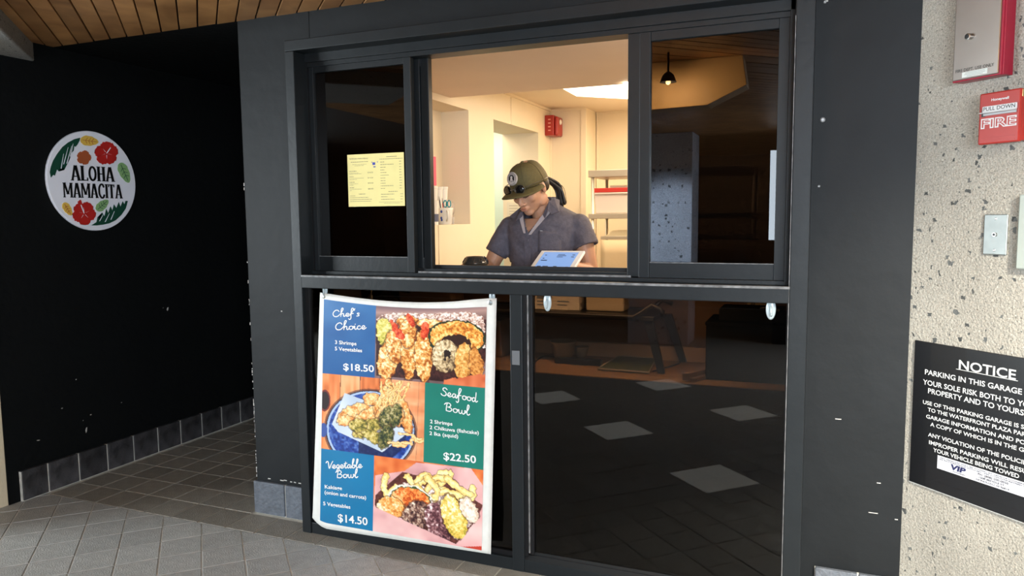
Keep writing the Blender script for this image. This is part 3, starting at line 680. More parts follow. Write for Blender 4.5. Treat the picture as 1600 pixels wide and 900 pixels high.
def stroke(pts, wd, cs=gold, sh=.2):
    P = cr(pts, 8); D = np.full(XX.shape, 1e9)
    for p, q in zip(P, P[1:]):
        d = q-p; L = max(d.length_squared, 1e-9); t = np.clip(((wx-p.x)*d.x+(wy-p.y)*d.y)/L, 0, 1); D = np.minimum(D, (wx-p.x-t*d.x)**2+(wy-p.y-t*d.y)**2)
    D = np.sqrt(D); setm(D < wd*1.25, (60, 28, 14), .45); setm(D < wd, ramp(.75-.45*D/wd+crumb*.35-.1, cs))
def Z2(x, y): return (480+x*.24444, 440+y*.24444)
def Z3(x, y): return (480+x*.26667, 640+y*.26667)
row1 = vv < .3345; row2 = (vv >= .3345) & (vv < .6705); row3 = vv >= .6705
# --- top right picture: shrimp and vegetables on rice
setm(row1, ramp(n4, [(96, 74, 74), (150, 120, 118)]))
top = poly([Z2(430, 130), Z2(1150, 160), Z2(1150, 260), Z2(430, 240)]); setm(top, ramp((YY-473)/22, [(120, 92, 96), (176, 140, 130), (120, 90, 84)]))
inn = poly([Z2(440, 240), Z2(1145, 240), Z2(1150, 470), Z2(1090, 660), Z2(440, 600)]); setm(inn, ramp(crumb, [(38, 14, 16), (78, 40, 36)]))
rice = poly([Z2(440, 230), Z2(500, 190), Z2(620, 175), Z2(760, 185), Z2(900, 180), Z2(1060, 190), Z2(1130, 230), Z2(1140, 420), Z2(1100, 420), Z2(1060, 280), Z2(800, 270), Z2(440, 300)], wx, wy)
setm(rice, ramp((n3*.6+n2*.4-.2)*1.6, [(140, 92, 78), (206, 170, 152), (244, 226, 214), (255, 250, 244)]))
blob(*Z2(500, 330), 14, 26, -12, [(130, 130, 40), (200, 190, 80), (232, 210, 120), (250, 232, 170)])
blob(*Z2(640, 250), 18, 12, 0, gold); blob(*Z2(790, 265), 22, 9, 5, gold)
for (cx, cy, rx, ry, an) in ((515, 500, 16, 31, 6), (560, 420, 13, 26, -14), (655, 430, 13, 48, 2), (745, 470, 14, 42, -2), (640, 330, 14, 22, 0)):
    blob(*Z2(cx, cy), rx, ry, an, gold, .25)
for (cx, cy, rx, ry, an) in ((565, 305, 5, 18, -25), (660, 235, 5, 15, -18), (750, 310, 6, 16, 8), (600, 340, 4, 10, -20)):
    blob(*Z2(cx, cy), rx, ry, an, [(150, 30, 10), (214, 66, 30), (240, 130, 90)], .3, shadow=False)
r = rad(*Z2(955, 360), 43, 28, 4); setm(r < 1.06, (40, 52, 34)); setm(r < .97, ramp(crumb*.8+.1, [(150, 72, 22), (222, 136, 48), (244, 186, 96), (255, 226, 160)])); r = rad(*Z2(950, 400), 25, 15, 4); setm(r < 1, (50, 26, 20))
blob(*Z2(885, 478), 22, 25, 0, [(60, 44, 34), (150, 122, 84), (214, 186, 140), (246, 230, 196)]); r = rad(*Z2(890, 478), 7, 11, 20); setm((r < 1) & (n2 > .4), (40, 26, 22))
blob(*Z2(1000, 510), 14, 29, 4, [(150, 84, 30), (214, 146, 66), (236, 180, 100), (250, 214, 150)]); blob(*Z2(1080, 530), 11, 26, -8, [(130, 66, 24), (206, 132, 58), (238, 180, 104)])
setm(poly([Z2(880, 628), Z2(1140, 590), Z2(1140, 690), Z2(870, 665)], wx, wy) & row1, ramp(n1, [(190, 84, 46), (224, 130, 86)]))
# --- middle left picture: seafood on a dark blue plate, wooden table
xx2 = (uu*8.3+vv*.25) % 1; pl = np.floor(uu*8.3+vv*.25)
wood = ramp(.25+.5*vnoise(60, 20, 12)+.25*np.sin(pl*2.3)-.1*n4, [(170, 78, 34), (222, 122, 64), (240, 160, 104), (250, 190, 140)])
setm(row2, wood); setm(row2 & (xx2 < .03), (92, 40, 22))
lplank = row2 & (uu > .42); setm(lplank, ramp(.3+.6*vnoise(14, 70, 13), [(196, 112, 70), (232, 156, 110), (246, 192, 150)]), .7)
r = rad(*Z3(120, 70), 0.1, 0.1); pc = Z2(405, 950)
r = rad(pc[0], pc[1]+1, 70.5, 63, 12, False)
setm((r < 1.04) & row2, (32, 20, 28), .5); setm((r < 1) & row2, ramp(n2*.7+n3*.3, [(16, 34, 92), (34, 66, 150), (120, 150, 200)])); setm((r > .93) & (r < .975) & row2, (170, 190, 220)); setm((r > .975) & (r < 1) & row2, (18, 22, 50)); setm((r < .8) & (XX > 560) & row2, (16, 24, 60), .7)
pp = poly([Z2(240, 712), Z2(370, 760), Z2(540, 900), Z3(600, 130), Z3(440, 250), Z3(180, 130), Z3(145, 85)]); setm(pp & row2, ramp(n4, [(176, 190, 206), (226, 230, 236)]))
for (cx, cy, rx, ry, an) in ((300, 840, 26, 13, -20), (250, 890, 14, 9, 0), (400, 860, 30, 12, -28), (410, 750, 13, 10, 0), (470, 800, 10, 16, 20), (510, 740, 9, 30, 6), (560, 800, 9, 32, -12), (620, 850, 10, 30, -18), (530, 850, 22, 16, 0)):
    blob(*Z2(cx, cy), rx, ry, an, [(170, 90, 36), (226, 146, 74), (244, 190, 120), (255, 226, 176)], .3)
for a in range(16):
    x0, y0 = Z2(500+rng.randint(-60, 80), 860); stroke([(x0, y0), (x0+rng.randint(-8, 14), y0-25), (x0+rng.randint(-14, 22), y0-rng.randint(38, 58))], 1.3, [(206, 110, 50), (244, 188, 110), (255, 232, 180)])
for (cx, cy, rx, ry, an, c) in ((355, 110, 25, 13, -25, 0), (400, 165, 22, 9, 25, 0), (300, 95, 14, 11, 0, 0), (480, 50, 15, 19, 30, 1), (460, 160, 11, 19, 15, 1), (520, 35, 9, 18, 10, 1)):
    blob(*Z3(cx, cy), rx, ry, an, [(44, 52, 22), (128, 116, 44), (196, 170, 84), (230, 214, 150)] if c == 0 else [(16, 20, 14), (50, 62, 38), (120, 112, 60), (206, 190, 140)], .2)
for p in ([(500, 205), (570, 210), (630, 170), (690, 180)], [(540, 140), (610, 150), (650, 190), (690, 175)], [(480, 190), (560, 195), (610, 200)]): stroke([Z3(*t) for t in p], 2.2, [(220, 120, 50), (246, 190, 120), (255, 230, 180)])
setm((rad(*Z2(112, 760), 9, 17, 0, False) < 1) & row2, (120, 44, 40)); setm((rad(*Z2(112, 760), 7, 14, 0, False) < 1) & row2, (40, 24, 26))
setm((rad(*Z3(95, 120), 6, 11, 0, False) < 1) & row2, (60, 84, 150))
# --- bottom right picture: vegetables in a paper lined tray
setm(row3, ramp(n1, [(206, 90, 40), (240, 142, 80)]))
setm(row3 & poly([Z3(400, 385), Z3(570, 360), Z3(640, 310), Z3(960, 345), Z3(1040, 460), Z3(1030, 830), Z3(380, 720), Z3(390, 560)]), ramp(n4*.7+n1*.3, [(198, 140, 140), (226, 172, 168), (240, 200, 192)]))
setm(row3 & poly([Z3(400, 500), Z3(560, 365), Z3(820, 430), Z3(1030, 560), Z3(990, 650), Z3(870, 790), Z3(560, 640), Z3(395, 560)]), ramp(n2, [(74, 34, 30), (116, 62, 54)]))
setm(row3 & poly([Z3(560, 430), Z3(800, 470), Z3(1000, 620), Z3(880, 770), Z3(640, 520)], wx, wy), ramp(n3, [(170, 120, 110), (236, 214, 204), (255, 246, 240)]))
for p in ([(460, 390), (450, 450), (470, 500), (520, 450)], [(580, 390), (640, 440), (720, 400), (800, 470)], [(640, 420), (690, 380), (760, 440), (840, 380), (780, 370)], [(700, 470), (760, 400), (860, 430), (900, 520)], [(640, 450), (720, 520), (800, 480), (960, 520), (970, 460)], [(700, 400), (760, 470), (740, 540)], [(820, 400), (900, 470), (960, 500)], [(600, 460), (660, 500), (720, 560)]):
    stroke([Z3(*t) for t in p], 4.6, [(206, 130, 50), (240, 196, 106), (250, 224, 150), (255, 240, 196)])
r = rad(*Z3(610, 545), 36, 25, 22); setm((r < 1.05) & row3, (242, 232, 214)); setm((r < .96) & row3, (64, 84, 44)); setm((r < .9) & row3, ramp(crumb*.8+.1, [(170, 60, 20), (228, 110, 44), (246, 160, 84), (255, 210, 150)]))
blob(*Z3(490, 570), 22, 16, 20, [(190, 96, 34), (232, 150, 70), (250, 196, 120), (255, 240, 220)]); blob(*Z3(640, 620), 21, 23, 30, [(30, 16, 24), (70, 40, 40), (160, 120, 100), (250, 236, 214)]); blob(*Z3(770, 660), 19, 33, -22, [(40, 16, 26), (92, 50, 56), (170, 120, 120), (252, 240, 236)])
blob(*Z3(860, 630), 18, 36, -20, [(150, 140, 40), (226, 186, 80), (246, 214, 120), (255, 246, 214)]); blob(*Z3(950, 590), 12, 22, -30, [(190, 150, 120), (232, 210, 186), (252, 246, 236)])
setm(row3 & poly([Z3(385, 565), Z3(880, 792), Z3(1030, 612), Z3(1025, 830), Z3(380, 720)]), ramp(n4*.7+n1*.3, [(206, 146, 146), (230, 176, 172), (240, 200, 192)]))
setm(row3 & poly([Z3(870, 805), Z3(1030, 800), Z3(1030, 835)]), (190, 60, 44))
# --- colour panels
setm(row1 & (uu < .322), ramp(.5+.3*(n4-.5)+.25*(1-vv*3), [(14, 60, 108), (26, 84, 142), (64, 118, 170)]))
setm(row2 & (uu > .632), ramp(.5+.3*(n4-.5), [(18, 104, 90), (34, 130, 112)]))
setm(row3 & (uu < .328), ramp(.5+.3*(n4-.5), [(10, 98, 144), (24, 126, 172)]))
me = bpy.data.meshes.new('printed_picture')
co = np.array([banner_pt(a, b, .0009) for a, b in zip(AA.ravel(), BB.ravel())], np.float32)
idx = np.arange(GX*GY).reshape(GY, GX); q = np.stack([idx[:-1, :-1], idx[1:, :-1], idx[1:, 1:], idx[:-1, 1:]], -1).reshape(-1, 4)
me.vertices.add(len(co)); me.vertices.foreach_set('co', co.ravel()); me.loops.add(q.size); me.loops.foreach_set('vertex_index', q.ravel().astype(np.int32))
me.polygons.add(len(q)); me.polygons.foreach_set('loop_start', np.arange(0, q.size, 4, dtype=np.int32)); me.update(calc_edges=True)
at = me.color_attributes.new('print', 'FLOAT_COLOR', 'POINT'); cl = np.clip(IMG.reshape(-1, 3)/255, 0, 1); cl = np.where(cl <= .04045, cl/12.92, ((cl+.055)/1.055)**2.4)
at.data.foreach_set('color', np.concatenate([cl, np.ones((len(cl), 1))], 1).astype(np.float32).ravel())
pm = bpy.data.materials.new('printed_vinyl'); pm.use_nodes = True; an = pm.node_tree.nodes.new('ShaderNodeAttribute'); an.attribute_name = 'print'
pm.node_tree.links.new(an.outputs['Color'], pm.node_tree.nodes['Principled BSDF'].inputs['Base Color']); pm.node_tree.nodes['Principled BSDF'].inputs['Roughness'].default_value = .3
obj('printed_picture', me, pm, ban, smooth=True)
# lettering printed on the banner: local metres mapped onto the bent sheet
def bfn(pxx, pxy, slope):
    """text frame with its origin at a pixel of the banner; u, v in picture pixels"""
    def f(u, v, w_=0):
        a, b = px2ab(pxx+u-v*.03, pxy-v+u*slope); return banner_pt(a, b, .0022)
    return f
white_ink = mat('white_print', (.80, .80, .78), .4)
for s, x, y, h, wd, al, sl in (('3 Shrimps', 523.5, 537.2, 5.6, 33.5, 'l', .075), ('5 Vegetables', 523.3, 547.2, 5.6, 42.5, 'l', .075), ('$18.50', 536.5, 578, 10.5, 48, 'l', .07),
                               ('2 Shrimps', 672, 661, 5.6, 35, 'l', .115), ('2 Chikuwa (fishcake)', 671.3, 670.2, 5.6, 77, 'l', .115), ('2 Ika (squid)', 671, 679.4, 5.6, 45, 'l', .115), ('$22.50', 693, 718, 11.5, 51, 'l', .115),
                               ('Kakiage', 507.5, 763, 5.6, 27, 'l', .10), ('(onion and carrots)', 507.2, 771.6, 5.6, 65, 'l', .135), ('5 Vegetables', 505, 789.2, 5.6, 42.5, 'l', .135), ('$14.50', 528, 814.5, 11.8, 46.5, 'l', .135)):
    text('lettering', [(s, 0, 0, h, wd, al)], bfn(x, y, sl), white_ink, ban, bold=.018)
GLY = {'C': ([[(1.35, 1.6), (1.15, 2.0), (.75, 2.05), (.3, 1.6), (.08, .9), (.25, .2), (.7, 0), (1.15, .2), (1.45, .6)]], 1.5), 'h': ([[(-.1, .5), (.35, 1.3), (.75, 2.5), (.55, 2.75), (.35, 2.2), (.25, 1.1), (.2, 0)], [(.22, .4), (.5, .95), (.8, .85), (.78, .2), (.98, 0), (1.25, .35)]], 1.2),
       'e': ([[(-.05, .3), (.45, .45), (.68, .8), (.42, 1.05), (.12, .7), (.15, .15), (.5, 0), (.95, .4)]], .92), 'f': ([[(-.1, .3), (.4, 1.2), (.8, 2.4), (.6, 2.75), (.38, 2.3), (.25, .8), (.2, -.6), (-.05, -1.1), (-.3, -.8)], [(.0, .75), (.75, .95)]], .95),
       "'": ([[(.15, 2.6), (.0, 1.95)]], .45), 's': ([[(.62, .9), (.35, 1.08), (.18, .8), (.5, .42), (.42, .08), (.05, .02)]], .8), 'o': ([[(.5, 1.03), (.12, .8), (.12, .2), (.45, 0), (.78, .3), (.74, .8), (.5, 1.03), (.85, .85), (1.0, .9)]], .98),
       'i': ([[(-.05, .4), (.2, 1.0), (.2, .2), (.4, 0), (.68, .35)], [(.3, 1.5), (.33, 1.56)]], .65), 'c': ([[(.68, .85), (.42, 1.05), (.1, .7), (.14, .15), (.48, 0), (.92, .4)]], .88), 'S': ([[(1.15, 1.75), (.85, 2.1), (.4, 1.95), (.35, 1.45), (.8, 1.05), (.95, .5), (.6, 0), (.1, .1), (-.1, .4)]], 1.2),
       'a': ([[(.7, .9), (.4, 1.05), (.1, .6), (.22, .0), (.58, .3), (.74, 1.0), (.72, .2), (.9, 0), (1.15, .4)]], 1.1), 'd': ([[(.7, .9), (.38, 1.05), (.1, .55), (.25, .0), (.6, .3), (.85, 1.4), (.95, 2.5)], [(.85, 1.4), (.75, .3), (.9, 0), (1.2, .35)]], 1.15),
       'B': ([[(.35, 2.0), (.2, .9), (.15, 0)], [(-.15, 1.6), (.2, 2.05), (.8, 2.1), (1.0, 1.6), (.7, 1.15), (.4, 1.05), (.95, .95), (1.15, .5), (.8, .02), (.15, .05)]], 1.35), 'w': ([[(-.05, .6), (.12, 1.0), (.15, .2), (.4, 0), (.62, .4), (.68, 1.0), (.7, .25), (.95, 0), (1.2, .5), (1.2, 1.0), (1.5, .85)]], 1.4),
       'l': ([[(-.1, .4), (.4, 1.4), (.62, 2.4), (.42, 2.65), (.25, 1.7), (.2, .3), (.42, 0), (.7, .35)]], .68), 'V': ([[(-.35, 1.7), (-.1, 2.1), (.2, 1.8), (.4, 0), (.9, 1.3), (1.3, 2.1)]], 1.15), 'g': ([[(.7, .9), (.4, 1.05), (.1, .6), (.25, .1), (.6, .35), (.75, 1.0), (.68, -.5), (.4, -1.0), (.1, -.75), (.45, -.1), (.95, .4)]], .98),
       't': ([[(-.05, .4), (.35, 1.3), (.45, 1.9), (.3, .3), (.5, 0), (.8, .4)], [(.05, 1.3), (.75, 1.45)]], .78), 'b': ([[(-.1, .4), (.35, 1.4), (.62, 2.5), (.42, 2.7), (.22, 1.7), (.18, .2), (.5, 0), (.76, .4), (.6, .9), (.4, .8), (.95, .85)]], .95), ' ': ([], .6)}
def script_word(s, x, y, width, h, slope):
    tot = sum(GLY[c][1] for c in s); kx = width/tot; ky = h/2.1; o = 0; st = []
    for c in s:
        for g_ in GLY[c][0]: st.append([(o+p[0]*kx, p[1]*ky) for p in g_])
        o += GLY[c][1]*kx
    ribbon_mesh('script_lettering', st, bfn(x, y, slope), 1.45, white_ink, ban)
script_word("Chef's", 520, 494.5, 43, 11, -.06); script_word('Choice', 524, 515.5, 48, 11, -.03)
script_word('Seafood', 690, 617.5, 56, 12.5, .20); script_word('Bowl', 696, 641.5, 38, 12.5, .20)
script_word('Vegetable', 512, 732, 54, 11, -.02); script_word('Bowl', 526, 746.5, 33, 11, 0)
for (ex, ey) in ((504.5, 462.5), (766, 472.3)):
    a, b = px2ab(ex, ey); c = banner_pt(a, b, .002)
    obj('eyelet', lathe([(.006, -.001), (.010, 0), (.006, .001)], (0, 0, 0), M=Matrix.Translation(c) @ Matrix.Rotation(math.pi/2, 4, 'X'), n=16), steel, ban)
# suction hooks
clearp = mat('frosted_clear_plastic', (.42, .49, .51), .25, spec=.5, coat=.4)
def hook(px_, py_, Y, label, ry=.036, rx=.020):
    c = PY(px_, py_, Y); t = thing('suction_hook', label, 'hook', (c.x, Y, c.z-ry), 'clear suction hooks on the lower glass')
    MM = Matrix.Translation(c) @ Matrix.Rotation(math.pi/2, 4, 'X')
    obj('cup', lathe([(.001, .006), (.4, .0055), (.85, .003), (1, .0008), (.98, 0)], (0, 0, 0), M=Matrix.Translation(c) @ Matrix.Diagonal((rx, 1, ry, 1)) @ Matrix.Rotation(math.pi/2, 4, 'X'), n=28), clearp, t, smooth=True)
    obj('hook_arm', tube([c+Vector((0, -.006, .010)), c+Vector((.001, -.011, -.004)), c+Vector((.002, -.013, -.016)), c+Vector((.003, -.020, -.020)), c+Vector((.003, -.024, -.013))], [.004, .004, .0035, .003, .002], n=8), clearp, t, smooth=True)
hook(855.5, 472, 2.530, 'clear oval suction hook at the top left of the large dark pane', .034, .0155)
hook(1204.5, 483, 2.530, 'clear oval suction hook at the top right of the large dark pane', .035, .0155)
hook(508, 452, 2.530, 'clear suction hook holding the top left corner of the food banner', .030, .0125)
hook(769, 464, 2.530, 'clear suction hook holding the top right corner of the food banner', .034, .0125)
tp = obj('tape_strip', B(PY(800, 560, YF).x, PY(812, 560, YF).x, 2.4995, 2.5015, PY(805, 570, YF).z, PY(805, 548, YF).z), mat('grey_tape', (.12, .125, .13), .5), None)
tag(tp, 'small grey strip of tape on the middle post', 'tape')

# ================================================================== YELLOW MENU on the upper left window
mY = 2.6035
mc = [PY(543.5, 242, mY), PY(631, 242, mY), PY(632, 324, mY), PY(545.5, 323.5, mY)]
menu = thing('menu_sheet', 'yellow printed menu sheet taped inside the upper left window glass', 'menu', (mc[0].x, mY, mc[3].z))
x0m, x1m, z0m, z1m = mc[3].x, mc[1].x, mc[3].z+.001, mc[0].z
bm = B(x0m-.001, x1m, mY-.001, mY, z0m, z1m); obj('paper', bm, mat('yellow_paper', (.72, .62, .25), .6, var=.03, vs=20), menu)
Wm, Hm = x1m-x0m, z1m-z0m
def mf(u, v, w_=0): return Vector((x0m+u*Wm, mY-.0018, z0m+v*Hm))
def mft(u, v, w_=0): return Vector((x0m+u, mY-.0018, z0m+v))
inkm = mat('menu_ink', (.12, .10, .07), .6)
text('lettering', [('TEMPURA MAN MENU', .03*Wm, .905*Hm, .0052, .34*Wm, 'l')], mft, inkm, menu)
text('lettering', [(s, .36*Wm, y*Hm, .0050, .095*Wm, 'l') for s, y in (('$18.50', .635), ('$14.50', .535), ('$22.50', .435), ('$8.00', .325))], mft, inkm, menu)
bm = bmesh.new(); rr = random.Random(5)
def dash(u0, u1, v, h=.006):
    u = u0
    while u < u1:
        l = min(rr.uniform(.012, .035), u1-u); P = [mf(u, v), mf(u+l, v), mf(u+l, v+h), mf(u, v+h)]; bm.faces.new([bm.verts.new(p) for p in P]); u += l+.008
for u0, u1, v, h in [(.06, .37, .85, .009), (.09, .34, .805, .006), (.13, .30, .78, .006), (.03, .16, .675, .010), (.03, .19, .645, .005), (.03, .25, .625, .006), (.03, .11, .57, .010), (.03, .29, .542, .006), (.03, .16, .517, .006), (.03, .12, .465, .010), (.03, .18, .437, .006), (.03, .10, .412, .006), (.03, .11, .36, .010), (.03, .24, .332, .006), (.03, .06, .307, .006),
                     (.19, .31, .235, .011), (.03, .12, .205, .008), (.03, .36, .17, .008), (.03, .42, .133, .008), (.03, .41, .097, .008), (.70, .88, .925, .011), (.58, .98, .885, .008), (.72, .88, .27, .009), (.55, .97, .075, .005), (.64, .92, .052, .005)]: dash(u0, u1, v, h)
for k, v in enumerate([.83, .782, .73, .68, .63, .58, .528, .478, .43, .38, .33]): dash(.59, .66+[0, .16, .02, 0, .04, .08, .01, .01, .02, .15, 0][k], v, .009); dash(.92, .96, v, .009)
for k, v in enumerate([.222, .175, .125]): dash(.59, .82-.12*(k == 1), v, .009); dash(.93, .97, v, .009)
tag(obj('small_print', bm, inkm, menu), kind='stuff')
bm = bmesh.new()
for u, v, a, b in [(.475, .785, .05, .05), (.485, .74, .04, .02), (.44, .83, .012, .02), (.54, .83, .012, .02)]: bm.faces.new([bm.verts.new(mf(*p)) for p in ((u-a/2, v), (u+a/2, v), (u+a/2, v+b), (u-a/2, v+b))])
obj('blue_mark', bm, mat('menu_blue', (.03, .04, .30), .5), menu)

# ================================================================== FIXTURES ON THE CONCRETE WALL
def CB(x0, x1, y0, y1, z0, z1, bm=None): return B(x0, x1, y0, y1, z0, z1, bm, MC)
def cf(ox, oy, oz): return lambda u, v, w_=0: MC @ Vector((ox+u, oy+v, oz+w_))
fire_red = mat('fire_red_enamel', (.36, .024, .017), .35, var=.04, vs=20)
crimson = mat('crimson_box', (.30, .010, .030), .35)
# keyed lock box
kbx = thing('fire_key_box', 'steel fronted red fire department box at the top right of the concrete wall', 'box', MC @ Vector((.17, 1.72, 0)))
kd = .045
q0 = PC(1488, 127, kd); q1 = PC(1559.5, 113.5, kd); q2 = PC(1493, 0, kd); X0, X1 = q0.x, q1.x; Z0 = (q0.y+q1.y)/2-.001; Z1 = q2.y+.045
obj('box', CB(X0-.003, X1+.006, Z0-.004, Z1, 0, kd-.004), crimson, kbx, bevel=.002)
obj('side_flange', CB(X1+.004, X1+.010, Z0-.004, Z1, 0, kd-.008), crimson, kbx, bevel=.001)
obj('steel_plate', CB(X0, X1, Z0, Z1-.004, kd-.004, kd), mat('satin_steel_plate', (.36, .32, .29), .28, metal=1, var=.06, vs=5), kbx, bevel=.002)
lk = PC(1516, 57.5, kd); obj('lock', lathe([(.0085, 0), (.0085, .012), (.006, .013), (.005, .006)], (0, 0, 0), M=MC @ Matrix.Translation((lk.x, lk.y, kd)), n=24), steel, kbx, smooth=False)
obj('keyhole', lathe([(.005, 0), (.005, .0005)], (0, 0, 0), M=MC @ Matrix.Translation((lk.x, lk.y, kd+.0105)), n=16), black, kbx)
text('lettering', [('FIRE DEPT. USE ONLY', 0, 0, .0085, (X1-X0)*.84, 'l')], cf(X0+(X1-X0)*.07, Z0+.0215, kd+.0006), mat('engraved', (.05, .045, .04), .6), kbx, bold=.01)
obj('sticker', CB(X0+(X1-X0)*.22, X0+(X1-X0)*.77, Z0+.005, Z0+.0195, kd, kd+.0007), mat('sticker', (.62, .66, .62), .5), kbx)
for k, (a, b) in enumerate(((.29, .72), (.27, .73), (.33, .68))): obj('print_line', CB(X0+(X1-X0)*a, X0+(X1-X0)*b, Z0+.0158-k*.004, Z0+.0170-k*.004, kd+.0007, kd+.0009), mat('print_grey', (.25, .26, .25), .6), kbx)
# pull station
ps = thing('fire_pull_station', 'red fire alarm pull station with PULL DOWN handle on the concrete wall', 'alarm', MC @ Vector((.25, 1.53, 0)))
pdp = .045; q0 = PC(1527, 227, pdp); q1 = PC(1594, 137, pdp); X0, X1 = q0.x, q1.x+.004; Z0, Z1 = q0.y, q1.y
obj('back_box', CB(X0+.004, X1-.002, Z0+.004, Z1-.004, 0, pdp-.014), fire_red, ps, bevel=.003)
obj('cover', CB(X0, X1, Z0, Z1, pdp-.014, pdp), fire_red, ps, bevel=.004)
obj('side_clip', CB(X1-.0005, X1+.0015, Z1-.022, Z1-.004, pdp-.012, pdp-.004), mat('brass', (.6, .45, .2), .3, metal=1), ps)
W_, H_ = X1-X0, Z1-Z0
pw = mat('pull_white', (.62, .62, .62), .4)
obj('handle_recess', CB(X0+.07*W_, X0+.17*W_, Z1-.46*H_, Z1-.31*H_, pdp-.001, pdp+.0005), black, ps)
obj('pull_bar', CB(X0+.12*W_, X0+.93*W_, Z1-.375*H_, Z1-.265*H_, pdp, pdp+.006), pw, ps, bevel=.001)
obj('pull_bar', CB(X0+.06*W_, X0+.92*W_, Z1-.395*H_, Z1-.38*H_, pdp, pdp+.010), pw, ps, bevel=.0005)
obj('pull_bar', CB(X0+.13*W_, X0+.92*W_, Z1-.445*H_, Z1-.40*H_, pdp, pdp+.004), mat('pull_grey', (.36, .38, .39), .4), ps, bevel=.001)
text('lettering', [('PULL DOWN', 0, 0, .010, .76*W_, 'l')], cf(X0+.15*W_, Z1-.352*H_, pdp+.0065), black, ps, bold=.008)
text('lettering', [('FIRE', 0, 0, .0245, .86*W_, 'l')], cf(X0+.07*W_, Z1-.68*H_, pdp+.0006), pw, ps, bold=.05)
text('lettering', [('FIRE', 0, 0, .0225, .80*W_, 'l')], cf(X0+.10*W_, Z1-.674*H_, pdp+.0012), fire_red, ps, bold=-.012)
text('lettering', [('Honeywell', 0, 0, .0065, .42*W_, 'l')], cf(X0+.30*W_, Z1-.17*H_, pdp+.0006), pw, ps, bold=.03)
bm = CB(X0+.07*W_, X0+.90*W_, Z0+.055*H_, Z0+.065*H_, pdp, pdp+.001); CB(X0+.07*W_, X0+.90*W_, Z0+.125*H_, Z0+.135*H_, pdp, pdp+.001, bm)
obj('ridge', bm, fire_red, ps)
# key switch plate
gp = thing('switch_plate', 'small stainless steel wall plate with a key socket and two screws', 'switch', MC @ Vector((.25, 1.22, 0)))
q0 = PC(1534.5, 397.5, .006); q1 = PC(1575, 334.5, .006); X0, X1, Z0, Z1 = q0.x, q1.x, q0.y, q1.y
obj('plate', CB(X0, X1, Z0, Z1, 0, .006), mat('plate_steel', (.26, .28, .27), .42, metal=.6, var=.12, vs=18), gp, bevel=.003, seg=3)
def disc(name, cx, cz, z, r, h, m, p, r2=None): return obj(name, lathe([(r, 0), (r2 or r, h)], (0, 0, 0), M=MC @ Matrix.Translation((cx, cz, z)), n=20), m, p)
xm = (X0+X1)/2; zm = (Z0+Z1)/2
disc('socket', xm, zm, .006, .0058, .004, steel, gp); disc('socket_hole', xm, zm, .0101, .0035, .0006, black, gp)
disc('screw', xm, Z1-.013, .006, .0034, .0015, steel, gp, .002); disc('screw', xm, Z0+.013, .006, .0034, .0015, steel, gp, .002)
# grey cover plate, cut by the frame edge
q0 = PC(1585.5, 420, .02); q1 = PC(1591, 304, .02)
gb = obj('cover_plate', CB(q0.x, q0.x+.11, q0.y, q1.y, 0, .018), mat('sage_grey_enamel', (.30, .33, .29), .4), None, bevel=.003)
tag(gb, 'sage grey metal wall box cut off by the right picture edge', 'box')
# parking notice
nt_ = thing('parking_notice', 'black NOTICE parking sign with white lettering on the concrete wall', 'sign', MC @ Vector((.26, .47, 0)))
q0 = PC(1428, 531, .006); q1 = PC(1422, 752, .006); X0 = (q0.x+q1.x)/2; X1 = .50; Z1, Z0 = q0.y, q1.y
obj('panel', CB(X0, X1, Z0, Z1, .0, .006), mat('gloss_black_sign', (.006, .006, .007), .22, coat=.3), nt_, bevel=.001)
obj('panel_edge', CB(X0-.001, X1+.001, Z0-.0018, Z0, 0, .0055), mat('clear_edge', (.5, .5, .48), .3), nt_)
def nline(s, pxl, pyb, h, pxr=None, clast=None, al='l', bold=.012):
    a = PC(pxl, pyb, .0068); return (s, a.x, a.y, h, None, 'l')
def nfit(s, sub, xa, xb, yb, h):
    """place s so that its first letters `sub` span xa..xb in the picture"""
    a = PC(xa, yb, .0068); b = PC(xb, yb, .0068); _, _, s0, s1 = text_data(sub, .012, 0, 0); _, _, f0, f1 = text_data(s, .012, 0, 0)
    k = (b.x-a.x)/(s1-s0); return (s, a.x, a.y, h, (f1-f0)*k, 'l')
nf = lambda u, v, w_=0: MC @ Vector((u, v, .0068))
nz = (Z1-Z0)
def zat(fr): return Z1-fr*nz
wi = mat('notice_white', (.62, .62, .60), .45)
def put(s, sub, xa, xb, ypx, h):
    it = nfit(s, sub, xa, xb, ypx, h*.86); text('lettering', [it], nf, wi, nt_, bold=.016)
put('NOTICE', 'NOTICE', 1498, 1588, 576, .031)
ra = PC(1493.7, 576.5, .0068); rb = PC(1590, 597.5, .0068)
obj('rule', CB(ra.x, rb.x, ra.y-.0006, ra.y+.0008, .006, .0069), wi, nt_)
